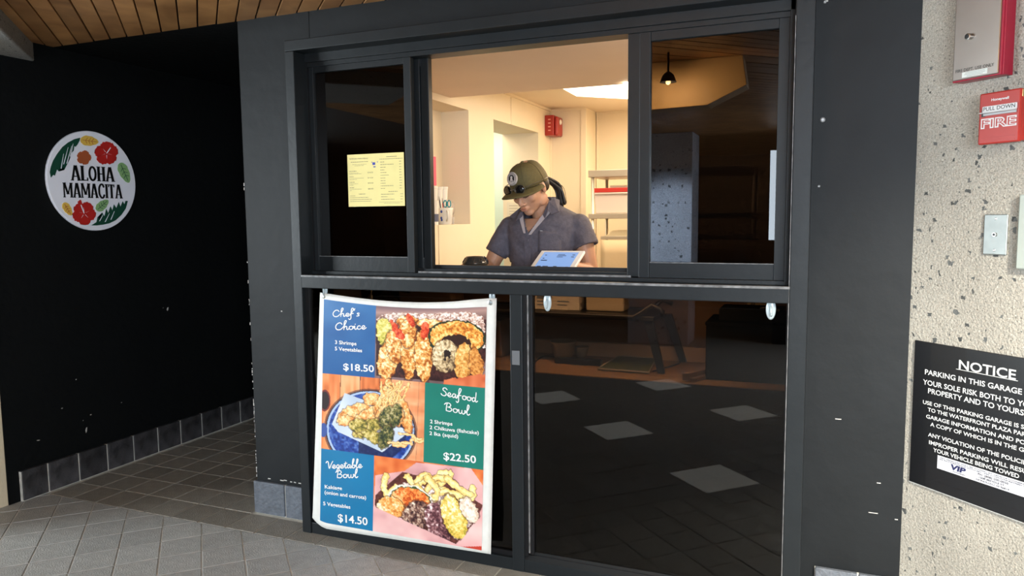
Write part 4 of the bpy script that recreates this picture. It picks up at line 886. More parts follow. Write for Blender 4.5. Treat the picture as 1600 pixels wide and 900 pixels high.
for s, sub, xa, xb, yy, h in (('PARKING IN THIS GARAGE IS AT', 'PARKING IN THIS', 1445, 1540, 584.5, .0180), ('YOUR SOLE RISK BOTH TO YOUR', 'YOUR SOLE RISK', 1442, 1528, 600, .0180), ('PROPERTY AND TO YOURSELF.', 'PROPERTY AND', 1450, 1533, 614, .0180),
                              ('USE OF THIS PARKING GARAGE IS SUBJECT', 'USE OF THIS PARKING', 1442, 1537, 630.6, .0134), ('TO THE WATERFRONT PLAZA PARKING', 'TO THE WATERFRONT', 1449.5, 1548, 642.4, .0134), ('GARAGE INFORMATION AND POLICIES,', 'GARAGE INFORMATION', 1447, 1557, 653, .0134), ('A COPY OF WHICH IS IN THE GARAGE OFFICE.', 'A COPY OF WHICH', 1453.5, 1541, 665.4, .0134),
                              ('ANY VIOLATION OF THE POLICIES OR', 'ANY VIOLATION OF', 1450, 1540, 681.4, .0138), ('IMPROPER PARKING WILL RESULT IN', 'IMPROPER PARKING', 1451.5, 1546, 693.6, .0138), ('YOUR VEHICLE BEING TOWED', 'YOUR VEHICLE', 1458, 1521, 705.4, .0138)):
    put(s, sub, xa, xb, yy, h)
a = PC(1465, 711, .0068); b = PC(1464.5, 731.5, .0068); sx0 = a.x
obj('white_strip', CB(sx0, sx0+.335, b.y, a.y, .006, .0067), mat('strip_white', (.58, .58, .62), .4), nt_)
ppn = mat('strip_print', (.05, .05, .06), .5); sh_ = a.y-b.y; fx = cf(sx0, b.y, .0071)
text('lettering', [('ALL VEHICLES WILL BE TOWED AT VEHICLE OWNERS EXPENSE', .008, sh_*.84, .0034, .295, 'l'), ('IN ACCORDANCE WITH SEC. 290-11 HAWAII REVISED STATUTES', .008, sh_*.71, .0034, .295, 'l'),
                   ('PH. (808) 200-0050', .128, sh_*.50, .0062, .088, 'l'), ('1508 MIDDLE ST.', .132, sh_*.30, .0052, .075, 'l'), ('HONOLULU, HI 96819', .124, sh_*.10, .0052, .095, 'l')], fx, ppn, nt_, bold=.02)
text('lettering', [('VIP', .044, sh_*.28, .0150, .048, 'l')], fx, mat('navy_print', (.01, .012, .07), .5), nt_, bold=.05, shear=.15)
text('lettering', [('TOWING', .050, sh_*.10, .0036, .040, 'l')], fx, ppn, nt_, bold=.02)
# two bolts on the wall right of the frame
for (bx, by, r_, lb) in ((1285.5, 187, .0075, 'pale round bolt head on the dark wall right of the frame'), (1279.5, 291, .0042, 'tiny screw head below the bolt on the dark wall'), (1289, 3, .0045, 'screw head at the top edge of the dark wall')):
    c = PY(bx, by, 2.607); o = obj('bolt_head', lathe([(r_, 0), (r_*1.02, .002), (r_*.6, .005), (r_*.55, .0035)], (0, 0, 0), M=Matrix.Translation(c+Vector((0, .003, 0))) @ Matrix.Rotation(math.pi/2, 4, 'X'), n=18), mat('bolt_zinc', (.42, .42, .42), .4, metal=.3), None); tag(o, lb, 'screw')

# ================================================================== BEHIND THE VIEWER (seen only mirrored in the glass)
def MY(x, y, Ym, Yg=2.604): p = PY(x, y, Ym); return Vector((p.x, 2*Yg-Ym, p.z))
a = MY(1013, 122, 4.25); b = MY(1166, 118, 4.25); c = MY(1013, 172, 4.25)
bt = struct('trim_3', 'tan painted downstand beam behind the viewer, mirrored in the upper right glass', (a.x, a.y, 2.0))
bp_ = [MY(x_, y_, 4.25) for x_, y_ in ((1160, 117), (1167, 132), (1105, 164), (1013, 172))]
obj('beam', prism([Vector((a.x-.9, a.y, 2.2)), Vector((bp_[0].x, a.y, 2.2)), bp_[1], bp_[2], bp_[3], Vector((a.x-.9, a.y, bp_[3].z))], Vector((0, -.16, 0))), mat('tan_beam_paint', (.52, .33, .16), .6, var=.05, vs=4), bt, bevel=.004)
lp = MY(1044, 131, 4.02)
lt = thing('ceiling_lamp', 'small round warm ceiling lamp by the tan beam, mirrored in the upper right glass', 'lamp', (lp.x, lp.y, lp.z))
obj('lamp_cup', lathe([(.014, .06), (.03, .045), (.042, .012), (.044, .008), (.040, .008), (.012, .05)], lp), black, lt, smooth=True)
pl = bpy.data.lights.new('lamp_light', 'SPOT'); pl.spot_size = 2.5; pl.spot_blend = .6; pl.energy = 60; pl.color = (1, .66, .32); pl.shadow_soft_size = .03; po_ = bpy.data.objects.new('lamp_light', pl); C.objects.link(po_); po_.location = lp+Vector((.0, .03, -.02)); po_.rotation_euler = Vector((.25, -1, -.05)).to_track_quat('-Z', 'Y').to_euler()
obj('lamp_stem', tube([lp+Vector((0, 0, .05)), Vector((lp.x, lp.y, 2.2))], .006), black, lt)
obj('bulb', ell(lp+Vector((0, 0, .008)), (.014, .014, .013)), mat('warm_bulb', (1, .8, .5), .4, emit=(1, .62, .26), estr=22), lt, smooth=True)
vb_ = PZ(1077, 541, 0); a = MY(1000, 240, vb_.y, 2.53); b = MY(1079, 240, vb_.y, 2.53)
cl_ = struct('wall_column', 'concrete column behind the viewer, mirrored in the upper right glass', (a.x, a.y, 0))
obj('column', B(a.x-.12, b.x, a.y-.45, a.y, 0, 2.2), concrete_mat('mirror_side_concrete', (.46, .50, .58), (.2, .22, .25), 30), cl_, bevel=.01)
a = MY(1204, 235, 8.2); b = MY(1210.5, 375, 8.2)
dg = struct('door_1', 'narrow daylit gap of a door behind the viewer', (a.x, a.y, b.z))
obj('door_gap', B(a.x, b.x, a.y-.02, a.y, b.z, a.z), mat('daylit_gap', (.8, .9, 1), .5, emit=(.75, .88, 1), estr=14), dg)
obj('door_leaf', B(b.x, b.x+.9, a.y-.06, a.y-.01, 0, 2.1), mat('rear_door', (.03, .03, .035), .5), dg)

# ================================================================== KITCHEN: COUNTER AND FITTINGS
wood_top = wood_mat('worktop_wood', (.30, .16, .07), (.46, .27, .13), (1.2, 7, 7), .45, 3)
kcn = struct('trim_4', 'serving counter inside the hatch over a lower work shelf', (-1, 2.85, 0))
obj('counter_top', B(-1.98, .6, 2.665, 3.08, 1.068, 1.100), mat('counter_laminate', (.42, .34, .26), .4), kcn, bevel=.003)
obj('work_shelf', B(-1.98, .6, 2.640, 3.05, .715, .745), wood_top, kcn, bevel=.003)
obj('shelf_front', B(-1.98, .6, 2.625, 2.640, 0, .742), mat('dark_front_panel', (.003, .003, .003), .9, spec=.1), kcn)
obj('back_panel', B(-1.98, .6, 3.05, 3.07, 0, 1.068), mat('brown_back_panel', (.17, .10, .055), .65, var=.1, vs=3), kcn)
q0 = PY(830, 529, 3.04); q1 = PY(830, 560, 3.04)
obj('back_board', B(-1.98, PY(1104, 545, 3.04).x+.3, 3.03, 3.05, .745, q0.z), wood_mat('pale_back_board', (.50, .33, .19), (.62, .43, .26), (1, 6, 6), .5, 3), kcn, bevel=.002)
obj('end_panel', B(.58, .6, 2.64, 3.07, 0, 1.068), cream, kcn)
# tablet
tA, tB, tC = PY(846, 391, 3.06), PY(914, 391.5, 3.03), PY(826, 423, 2.93)
tu = (tB-tA).normalized(); tv = (tC-tA); tv = (tv-tu*tv.dot(tu)).normalized(); tw_ = tu.cross(tv)
if tw_.y > 0: tw_ = -tw_
TW = (tB-tA).length; TH = TW*.70
MT = Matrix(((tu.x, tv.x, tw_.x, tA.x), (tu.y, tv.y, tw_.y, tA.y), (tu.z, tv.z, tw_.z, tA.z), (0, 0, 0, 1)))
tb_ = thing('tablet', 'white tablet till with a pale blue screen on the serving counter', 'tablet', (tA.x+.1, 3.0, 1.10))
obj('tablet_body', B(0, TW, 0, TH, -.014, 0, M=MT), mat('gloss_white', (.82, .82, .80), .3), tb_, bevel=.004, seg=3)
obj('screen', B(.105*TW, .895*TW, .10*TH, .90*TH, 0, .0008, M=MT), mat('lit_screen', (.02, .03, .05), .2, emit=(.30, .50, .92), estr=.85), tb_)
tf_ = lambda u, v, w_=0: MT @ Vector((u, v, .0014))
for k, (u0, u1, v, hh) in enumerate([(.17, .21, .24, .008), (.16, .20, .40, .008), (.46, .62, .21, .006), (.46, .66, .27, .006), (.46, .60, .33, .006), (.79, .85, .22, .008), (.79, .85, .32, .008), (.15, .24, .80, .008), (.28, .40, .80, .008), (.52, .60, .80, .008), (.80, .85, .82, .008)]):
    obj('screen_line', B(u0*TW, u1*TW, v*TH, v*TH+hh*.6, .0008, .0011, M=MT), mat('screen_text', (.03, .06, .16), .4), tb_)
obj('screen_line', B(.15*TW, .29*TW, .50*TH, .50*TH+.006, .0008, .0011, M=MT), mat('screen_text', (.03, .06, .16), .4), tb_)
mid = MT @ Vector((TW/2, TH*.6, -.014))
obj('stand', prism([Vector((mid.x-.045, mid.y+.002, mid.z)), Vector((mid.x-.05, mid.y-.05, 1.101)), Vector((mid.x-.05, mid.y+.06, 1.101))], Vector((.1, 0, 0))), mat('gloss_white', (.8, .8, .8), .3), tb_, bevel=.002)
# takeaway container
c = PY(743, 408, 2.86); c.z = 1.100
tc_ = thing('takeaway_bowl', 'black plastic takeaway bowl with a ribbed glossy lid on the counter', 'bowl', c)
hz = PY(743, 399.5, 2.86).z-1.10
obj('bowl', lathe([(.034, 0), (.040, .004), (.052, hz*.52), (.056, hz*.58), (.054, hz*.60)], c), mat('gloss_black_plastic', (.010, .010, .011), .15, coat=.5), tc_, smooth=True)
obj('lid', lathe([(.0565, hz*.55), (.057, hz*.63), (.052, hz*.72), (.044, hz*.90), (.040, hz*.97), (.001, hz)], c), mat('smoked_lid', (.03, .03, .028), .08, coat=.6), tc_, smooth=True)
for k in range(10):
    a = k*math.pi/5; d = Vector((math.cos(a), math.sin(a), 0)); obj('rib', tube([c+d*.0565+Vector((0, 0, hz*.66)), c+d*.044+Vector((0, 0, hz*.91))], .0016, n=6), mat('gloss_black_plastic', (.01, .01, .011), .15), tc_, smooth=True)
# fire strobe
YA = 5.50
al = thing('strobe_alarm', 'red horn strobe alarm on the kitchen wall above the doorway corner', 'alarm', (XW, YA, 1.96))
p0, p1 = PX(848, 180, XW), PX(848, 211, XW)
ay = PX(862, 195, XW).y
obj('alarm_box', B(XW, XW+.075, ay-.17, ay-.02, p1.z, p0.z+.004), fire_red, al, bevel=.006)
obj('strobe_front', B(XW+.075, XW+.105, ay-.16, ay-.03, p1.z-.004, p0.z-.006), fire_red, al, bevel=.018, seg=3)
obj('strobe_lens', ell((XW+.106, ay-.095, (p0.z+p1.z)/2+.03), (.010, .022, .022)), mat('strobe_lens', (.85, .8, .7), .15), al, smooth=True)
for k in range(4):
    zz = p1.z+.035+k*.028; obj('slot', B(XW+.030, XW+.050, ay-.172, ay-.169, zz, zz+.008), mat('pale_slot', (.75, .35, .3), .5), al)
# ceiling light panel
c0, c1, c2 = PZ(901, 150.5, 2.196), PZ(986, 155, 2.196), PZ(880, 139, 2.196)
d = (c1-c0).normalized(); n_ = Vector((-d.y, d.x, 0)); n_ = n_ if n_.y < 0 else -n_
lp_ = thing('ceiling_light_panel', 'bright white light panel in the kitchen ceiling', 'light', (c0.x, c0.y, 2.19))
obj('light_panel', prism([c0, c0+d*1.2, c0+d*1.2+Vector((c2-c0))*5, c0+(c2-c0)*5], Vector((0, 0, .010))), mat('light_panel', (1, .95, .8), .5, emit=(1, .90, .70), estr=3.2), lp_)
rb = thing('round_ceiling_bulb', 'small round glowing bulb by the right edge of the hatch opening', 'light', PY(978, 134, 3.9))
obj('glass_bulb', ell(PY(979, 134, 3.9), (.022, .022, .022)), mat('glow_bulb', (1, .95, .8), .4, emit=(1, .88, .66), estr=6), rb, smooth=True)
obj('bulb_cap', lathe([(.014, 0), (.014, .03)], PY(979, 134, 3.9)+Vector((0, 0, .018))), steel, rb)
# niche shelf things
nz_ = 1.303
def niche(x, y): return PX(x, y, -2.06)
cupm = mat('white_paper_cup', (.80, .77, .70), .55)
g_cups = 'stacked white paper cups in the wall niche'
for k, (cx, top, fr, lb) in enumerate(((694, 292, 0, 'stack of white paper cups at the right end of the niche row'), (686, 292, 0, 'middle stack of white paper cups in the niche'), (678, 291, 0, 'stack of white paper cups behind the opening edge in the niche'))):
    p = PX(cx, 350, -2.10); zt = PX(cx, top, -2.10).z; t = thing('paper_cup_stack', lb, 'cups', (p.x, p.y, nz_), g_cups)
    H = zt-nz_; prof = [(.020, 0), (.021, .002)]
    obj('cup_sleeve', lathe(prof+[(.025, H*.52), (.0275, H*.53), (.0275, H*.55), (.025, H*.56)], (p.x, p.y, nz_), n=20), cupm, t, smooth=False)
    obj('cup_top', lathe([(.021, H*.56), (.026, H*.93), (.028, H*.95), (.028, H)], (p.x, p.y, nz_), n=20), cupm, t)
p = PX(678, 350, -2.03); zt = PX(678, 313, -2.03).z; t = thing('printed_cup', 'shorter cup with a dark printed label at the left end of the niche', 'cup', (p.x, p.y, nz_))
obj('cup', lathe([(.026, 0), (.030, zt-nz_-.004), (.032, zt-nz_)], (p.x, p.y, nz_), n=22), cupm, t)
obj('label_band', lathe([(.0275, .018), (.0293, .062)], (p.x, p.y, nz_), n=22), mat('slate_label', (.12, .13, .20), .5), t)
p = PX(696, 351, -2.035); zt = PX(696, 325, -2.035).z
mg = thing('white_mug', 'white mug with blue marks holding pens in the niche', 'mug', (p.x, p.y, nz_)); H = zt-nz_
obj('mug_body', lathe([(.034, 0), (.038, .004), (.046, H*.9), (.047, H), (.043, H), (.036, .008)], (p.x, p.y, nz_), n=28), mat('mug_ceramic', (.80, .78, .72), .3), mg, smooth=True)
obj('handle', tube([Vector((p.x+.030, p.y-.034, nz_+H*.82)), Vector((p.x+.046, p.y-.058, nz_+H*.72)), Vector((p.x+.048, p.y-.060, nz_+H*.4)), Vector((p.x+.026, p.y-.032, nz_+H*.22))], .006), mat('mug_ceramic', (.8, .78, .72), .3), mg, smooth=True)
bl_ = mat('mug_blue', (.03, .07, .30), .4)
for dx, z0, s_ in ((-.012, .78, .009), (-.018, .40, .008), (-.012, .28, .008)):
    cz = nz_+H*z0; r_ = .0415+.004*z0; a = -1.15+dx*10; cc_ = Vector((p.x+r_*math.cos(a-.35), p.y+r_*math.sin(a-.35), cz)); obj('blue_mark', ell(cc_, (s_*.8, s_*.5, s_)), bl_, mg)
pens = (('yellow pencil standing in the white mug', (.75, .5, .1), -.012, .002), ('red pen standing in the white mug', (.5, .05, .04), -.002, -.008), ('dark pen standing in the white mug', (.02, .03, .06), -.022, -.004), ('green pen standing in the white mug', (.05, .3, .15), .004, .006))
for lb, col, dx, dy in pens:
    b0 = Vector((p.x+dx*.6, p.y+dy, nz_+.012)); t1 = b0+Vector((dx*.8-.004, dy*1.5, H+.035+abs(dx)))
    t = thing('pen', lb, 'pen', b0, 'pens in the white mug'); m = mat('pen_'+lb.split()[0], col, .4)
    obj('barrel', tube([b0, b0.lerp(t1, .86)], .0035, n=8), m, t); obj('tip', tube([b0.lerp(t1, .86), t1], [.0035, .0012], n=8), mat('pen_tip', (.3, .28, .25), .4), t)
sc_ = thing('scissors', 'scissors with teal loop handles standing in the white mug', 'scissors', (p.x+.018, p.y, nz_+.01)); teal = mat('teal_plastic', (.02, .30, .36), .35)
for sgn in (-1, 1):
    c_ = Vector((p.x+.020+sgn*.013, p.y-.012, nz_+H+.024)); obj('handle_loop', tube([c_+Vector((.011*math.cos(t*.6283), 0, .020*math.sin(t*.6283))) for t in range(11)], .0038, n=8), teal, sc_, smooth=True)
obj('blade', B(p.x+.014, p.x+.026, p.y-.013, p.y-.010, nz_+.012, nz_+H+.006), steel, sc_)
p = PX(706, 328, -2.12)+Vector((0, -.03, 0)); bm = bmesh.new()
for k in range(7): ell(p+Vector((rng.uniform(-.02, .02), rng.uniform(-.055, .055), rng.uniform(-.05, .055))), (.018, .032, .040), bm, seg=12, rings=8)
bag = obj('plastic_bag', remeshed(bm, .006, 3), mat('crumpled_clear_bag', (.66, .58, .50), .25, spec=.8, bump=1.0, bs=30), None); tag(bag, 'crumpled clear plastic bag leaning in the niche behind the mug', 'bag')
bag.location.z = nz_+.001
p0 = PX(709, 350, -2.10); p1 = PX(728, 350, -2.10); zt = PX(718, 339, -2.10).z
cb_ = obj('small_card', B(-2.13, -2.10, p0.y, p1.y, nz_+.001, zt), mat('white_card', (.80, .74, .66), .6), None, bevel=.001); tag(cb_, 'small white card box with dark print at the niche corner', 'box')
for k in range(2): o = obj('card_print', B(-2.0995, -2.099, p0.y+.02, p0.y+.06, zt-.015-k*.012, zt-.011-k*.012), mat('card_ink', (.15, .1, .1), .6), cb_)
p0 = PX(674, 244, -2.172); p1 = PX(682, 290, -2.172)
pk = obj('pink_paper', B(-2.177, -2.172, p0.y-.12, p1.y, p1.z, p0.z), mat('pink_paper', (.85, .16, .25), .6), None); tag(pk, 'pink paper sheet on the back of the niche at the opening edge', 'paper')
# paper pinned inside the doorway
p0 = PY(793, 315, 5.99); p1 = PY(812, 335, 5.99)
# far jamb of the doorway lies at Y=5.43
p0 = PY(792, 316, 5.425); p1 = PY(812, 345, 5.425)
dp = obj('door_paper', B(p0.x, p1.x, 5.424, 5.428, p1.z, p0.z), mat('door_paper', (.74, .66, .52), .6), None); tag(dp, 'paper sheet pinned on the doorway side behind the shoulder of the person', 'paper')
for k in range(5): obj('print_line', B(p0.x+.02, p1.x-.015, 5.4232, 5.424, p0.z-.03-k*.022, p0.z-.026-k*.022), mat('door_print', (.4, .34, .26), .6), dp)
# steel shelf rack
rk = thing('shelf_rack', 'steel shelf rack against the right part of the kitchen back wall', 'shelf', (-1.1, 5.0, 0))
rs = mat('rack_metal', (.62, .56, .46), .35, metal=.6)
xl = PY(919, 266, 5.0).x; xr = xl+1.1
for zp, zq in ((266, 277), (334, 342)): 
    z1 = PY(925, zp, 5.0).z; z0 = PY(925, zq, 5.0).z; obj('shelf', B(xl, xr, 5.0, 5.42, z0, z1), rs, rk, bevel=.003)
for x in (xl+.015, xr-.02):
    for y in (5.02, 5.40): obj('post', tube([(x+.012, y, 0), (x+.012, y, PY(925, 268, 5.0).z)], .012), rs, rk, smooth=True)
z3 = PY(945, 370, 5.0); obj('shelf', B(z3.x-.03, xr, 5.0, 5.42, PY(945, 374, 5.0).z, z3.z+.004), rs, rk, bevel=.002)
tw0 = PY(925, 301, 4.98); tz0 = PY(925, 334, 5.0).z
tub = thing('plastic_tub', 'white plastic tub with a red lid on the middle shelf of the steel rack', 'tub', (tw0.x+.2, 5.15, tz0))
zt_ = PY(925, 302, 5.0).z
obj('tub_body', prism([Vector((tw0.x+.012, 5.03, tz0+.001)), Vector((tw0.x+.52, 5.03, tz0+.001)), Vector((tw0.x+.535, 5.03, zt_)), Vector((tw0.x-.002, 5.03, zt_))], Vector((0, .30, 0))), mat('frosted_tub', (.72, .62, .56), .35), tub, bevel=.006)
obj('tub_rim', B(tw0.x-.012, tw0.x+.545, 5.02, 5.34, zt_-.008, zt_+.004), mat('frosted_tub', (.8, .7, .6), .35), tub, bevel=.003)
obj('tub_lid', B(tw0.x-.010, tw0.x+.545, 5.02, 5.34, zt_+.004, PY(925, 295, 5.0).z+.004), mat('red_lid', (.52, .04, .03), .4), tub, bevel=.004)
zl_ = PY(925, 295, 5.0).z+.004
o = obj('folded_sheet', B(tw0.x+.10, tw0.x+.28, 5.08, 5.26, zl_+.0005, zl_+.018), mat('sheet_stack', (.8, .74, .6), .6), None, bevel=.004); tag(o, 'thin stack of pale sheets lying on the red tub lid', 'paper')
pl_ = thing('paper_liner_stack', 'fanned pale paper liners on the lowest visible rack shelf', 'paper', (z3.x+.08, 5.1, z3.z+.004))
for k in range(6):
    obj('liner', B(z3.x+.0+k*.006, z3.x+.145+k*.003, 5.03+k*.004, 5.28, z3.z+.005+k*.0062, z3.z+.0095+k*.0062, M=None), mat('liner_paper', (.76, .66, .46), .6), pl_)
p = PY(984, 366, 5.05); bm = ell((p.x+.070, 5.12, z3.z+.036), (.055, .05, .030)); o = obj('orange_cloth', bm, mat('orange_cloth', (.85, .42, .06), .7, bump=.6, bs=30), None, smooth=True); tag(o, 'orange yellow bundle at the right end of the rack shelf', 'cloth')
# draped sheet over equipment under the rack
bm = bmesh.new(); xa, xb = z3.x-.02, z3.x+1.0; vsr = []
for j in range(13):
    row = []
    for i in range(31):
        x = xa+(xb-xa)*i/30; z = PY(945, 375, 4.97).z-.001-1.1*(j/12); yv = 4.975-.012*math.sin(i*.9+math.sin(j*.4))*j/12-.02*j/12
        row.append(bm.verts.new((x, yv, z)))
    vsr.append(row)
for j in range(12):
    for i in range(30): bm.faces.new((vsr[j][i], vsr[j+1][i], vsr[j+1][i+1], vsr[j][i+1]))
ds = obj('draped_sheet', bm, mat('tan_drape', (.62, .48, .30), .6, bump=.3, bs=9), None, smooth=True); ds.modifiers.new('t', 'SOLIDIFY').thickness = .004
tag(ds, 'tan plastic sheet hanging down in front of the lower rack', 'cloth')

# ================================================================== THINGS ON THE LOWER SHELF behind the dark glass
sz = .745
def SY(x, y, Y): return PY(x, y, Y)
# bench stand with splayed legs
st = thing('bench_stand', 'black bench stand with splayed legs on the shelf behind the dark glass', 'stand', (-.9, 2.85, sz))
za = SY(1030, 500, 2.82).z; xe = SY(1035, 500, 2.82).x; xs = -1.42
bm_ = mat('black_steel', (.015, .014, .013), .35)
zt1 = za+.02
obj('stand_top', B(xs, xe-.02, 2.76, 2.98, zt1-.02, zt1), bm_, st, bevel=.004)
obj('rail', tube([(xs, 2.76, zt1), (xe-.10, 2.76, zt1-.005), (xe-.06, 2.76, zt1+.02), (xe-.03, 2.76, zt1+.045), (xe, 2.765, zt1+.03), (xe+.012, 2.77, zt1)], .009), bm_, st, smooth=True)
obj('rail', tube([(xs, 2.98, zt1), (xe-.08, 2.98, zt1-.002), (xe-.03, 2.98, zt1+.040), (xe+.01, 2.98, zt1+.025)], .009), bm_, st, smooth=True)
for (x0, y0, x1, y1) in ((xe-.045, 2.77, xe+.01, 2.75), (xe-.01, 2.97, xe+.05, 3.00), (xs+.1, 2.77, xs+.03, 2.75), (xs+.1, 2.97, xs+.03, 3.0)):
    bmx = bmesh.new(); a_ = Vector((x0, y0, zt1-.015)); b_ = Vector((x1, y1, sz+.004)); prism([a_+Vector((-.018, 0, 0)), a_+Vector((.018, 0, 0)), b_+Vector((.014, 0, 0)), b_+Vector((-.014, 0, 0))], Vector((0, .02, 0)), bmx); obj('leg', bmx, bm_, st, bevel=.002)
bx = thing('label_box', 'white carton with a dark label patch on the bench stand behind the glass', 'box', (SY(870, 470, 2.84).x, 2.86, zt1))
l0, l1 = SY(835, 478, 2.84), SY(905, 478, 2.84); ztop = min(1.062, zt1+.11)
obj('carton', B(l0.x, l1.x, 2.84, 2.94, zt1+.001, ztop), mat('white_carton', (.55, .50, .42), .6), bx, bevel=.002)
obj('label_patch', B(l0.x+.012, l0.x+.075, 2.838, 2.8405, ztop-.055, ztop-.038), mat('slate_patch', (.12, .14, .18), .6), bx)
for k, (a_, b_, c_) in enumerate(((.012, .055, .068), (.012, .045, .082), (.10, .15, .066), (.10, .14, .08))): obj('print_line', B(l0.x+a_, l0.x+b_, 2.838, 2.8405, ztop-c_, ztop-c_+.005), mat('slate_patch', (.12, .14, .18), .6), bx)
l0, l1 = SY(914, 478, 2.84), SY(974, 478, 2.84)
wp = obj('wrapped_pack', B(l0.x, l1.x, 2.85, 2.95, zt1+.001, zt1+.085), mat('shrink_wrap', (.48, .40, .28), .2, coat=.5, bump=.5, bs=25), None, bevel=.008); tag(wp, 'plastic wrapped brown pack beside the white carton on the stand', 'pack')
def bowl(x, y, Y, r, h, label, col=(.55, .48, .38)):
    c_ = SY(x, y, Y); t = thing('plastic_bowl', label, 'bowl', (c_.x, Y, sz)); obj('bowl', lathe([(r*.6, 0), (r*.75, h*.2), (r, h*.9), (r*1.04, h), (r*.96, h), (r*.7, h*.25)], (c_.x, Y, sz+.001)), mat('cream_plastic', col, .3), t, smooth=True); return t
bowl(880, 540, 2.94, .055, .075, 'cream plastic bowl under the stand behind the dark glass'); bowl(909, 550, 2.99, .030, .045, 'smaller cream pot beside the plastic bowl on the shelf')
gbo = thing('green_board', 'green board with pale edges lying flat on the shelf', 'board', (-.75, 2.80, sz))
P4 = [PZ(966, 556, sz+.008), PZ(1026, 560, sz+.008), PZ(1014, 582, sz+.008), PZ(934, 576, sz+.008)]
obj('board', prism(P4, Vector((0, 0, -.006))), mat('green_mat', (.10, .12, .04), .5), gbo)
for i in range(4): obj('edge_strip', tube([P4[i], P4[(i+1) % 4]], .0035, n=6), mat('pale_edge', (.45, .42, .34), .5), gbo)
c0_, c1_ = SY(1103, 500, 2.72), SY(1229, 500, 2.72)
bb = thing('black_crate', 'large black box on the shelf at the right behind the dark glass', 'box', ((c0_.x+c1_.x)/2, 2.8, sz))
zb_ = SY(1150, 505, 2.72).z
obj('crate_body', B(c0_.x, -.075, 2.72, 2.95, sz+.001, zb_), mat('matt_black', (.002, .002, .002), .9, spec=.1), bb, bevel=.004)
obj('crate_lip', B(c0_.x-.003, -.072, 2.717, 2.953, zb_-.012, zb_), mat('matt_black', (.002, .002, .002), .9, spec=.1), bb, bevel=.002)
d0, d1 = SY(1124, 487, 2.78), SY(1226, 487, 2.78)
o = obj('black_device', B(d0.x, d1.x, 2.76, 2.92, zb_+.001, zb_+.045), mat('matt_black', (.002, .002, .002), .9, spec=.1), None, bevel=.005); tag(o, 'low black device resting on top of the black box', 'device')
tg = thing('serving_tongs', 'small metal tongs lying on the black device', 'tongs', SY(1190, 486, 2.76))
for sg_ in (-1, 1): 
    e0 = Vector((SY(1188, 480, 2.765).x, 2.765, zb_+.052)); obj('tong_arm', tube([e0, e0+Vector((.03, -.008+sg_*.006, .005)), e0+Vector((.065, -.02, -.004+sg_*.002))], .003, n=8), steel, tg, smooth=True)
p0, p1 = SY(1168, 468, 3.045), SY(1212, 485, 3.045)
nc = obj('price_card', B(p0.x, p1.x, 3.044, 3.048, p1.z, p0.z), mat('cream_card', (.5, .4, .26), .6), None); tag(nc, 'small cream card with a handwritten A on the brown back panel', 'card')
text('lettering', [('A', p0.x+.006, p1.z+.012, .026, None, 'l')], lambda u, v, w_=0: Vector((u, 3.0435, v)), black, nc, shear=.3)
q_ = [SY(1066, 598, 2.66), SY(1106, 566, 2.80), SY(1078, 602, 2.66), SY(1108, 578, 2.78)]
for v_, z_ in zip(q_, (sz+.03, sz+.03, sz+.014, sz+.014)): v_.z = z_
ws = [(q_[0], q_[1]), (q_[2], q_[3])]
for k, (a_, b_) in enumerate(ws):
    o = obj('wood_strip', prism([a_, a_+Vector((.022, 0, 0)), b_+Vector((.022, 0, 0)), b_], Vector((0, 0, -.026 if k == 0 else -.011))), wood_top, None, bevel=.001); tag(o, ['upper pale wood strip leaning beside the black box', 'lower pale wood strip on the shelf beside the black box'][k], 'wood strip')
cb = [PZ(826, 575, sz+.005), PZ(850, 556, sz+.005), PZ(880, 562, sz+.005), PZ(905, 560, sz+.005), PZ(924, 570, sz+.004)]
o = obj('cable', tube(cr(cb, 6), .003, n=6), black, None, smooth=True); tag(o, 'black cable looping past the bowls on the shelf', 'cable')
cb = [PZ(1020, 580, sz+.005), PZ(1060, 568, sz+.005), PZ(1064, 558, sz+.005), PZ(1050, 552, sz+.005), PZ(1098, 556, sz+.004)]
o = obj('cable', tube(cr(cb, 6), .003, n=6), black, None, smooth=True); tag(o, 'black cable looping between the green board and the black box', 'cable')
p0, p1 = PZ(880, 560, sz), PZ(938, 573, sz)
o = obj('power_strip', B(p0.x, p1.x, p1.y, p1.y+.035, sz+.001, sz+.024), black, None, bevel=.003); tag(o, 'black power strip in front of the small cream pot', 'power strip')
# left compartment: dark plant sprig, carton
cx_ = SY(590, 455, 2.85).x
pt = thing('artificial_plant', 'dark leafy sprig hanging behind the glass above the food banner', 'plant', (cx_, 2.85, .98))
for k, (dx, dz, L_, an) in enumerate(((-.11, .0, .07, 200), (-.05, .0, .10, 250), (-.02, .02, .10, 285), (.07, .01, .09, 300), (.10, .02, .08, 330), (.02, .03, .09, 240))):
    a_ = math.radians(an); o0 = Vector((cx_+dx, 2.85, 1.05)); d_ = Vector((math.cos(a_), 0, math.sin(a_))); n__ = Vector((-d_.z, 0, d_.x))
    obj('leaf', prism([o0, o0+d_*L_*.35+n__*L_*.28, o0+d_*L_, o0+d_*L_*.45-n__*L_*.25], Vector((0, .002, 0))), mat('dark_leaf', (.012, .016, .012), .5), pt)
obj('stem', tube([(cx_, 2.855, 1.066), (cx_+.01, 2.855, 1.02), (cx_+.03, 2.855, .98)], .003, n=6), mat('dark_leaf', (.01, .015, .01), .5), pt)
p0 = SY(778, 520, 2.9); o = obj('paper_bag', prism([Vector((p0.x-.12, 2.86, sz+.001)), Vector((p0.x+.035, 2.86, sz+.001)), Vector((p0.x+.03, 2.86, sz+.16)), Vector((p0.x-.10, 2.86, sz+.17))], Vector((0, .10, 0))), mat('brown_paper', (.34, .22, .13), .7, bump=.4, bs=20), None, bevel=.004)
tag(o, 'brown paper bag on the shelf beside the middle post', 'bag')
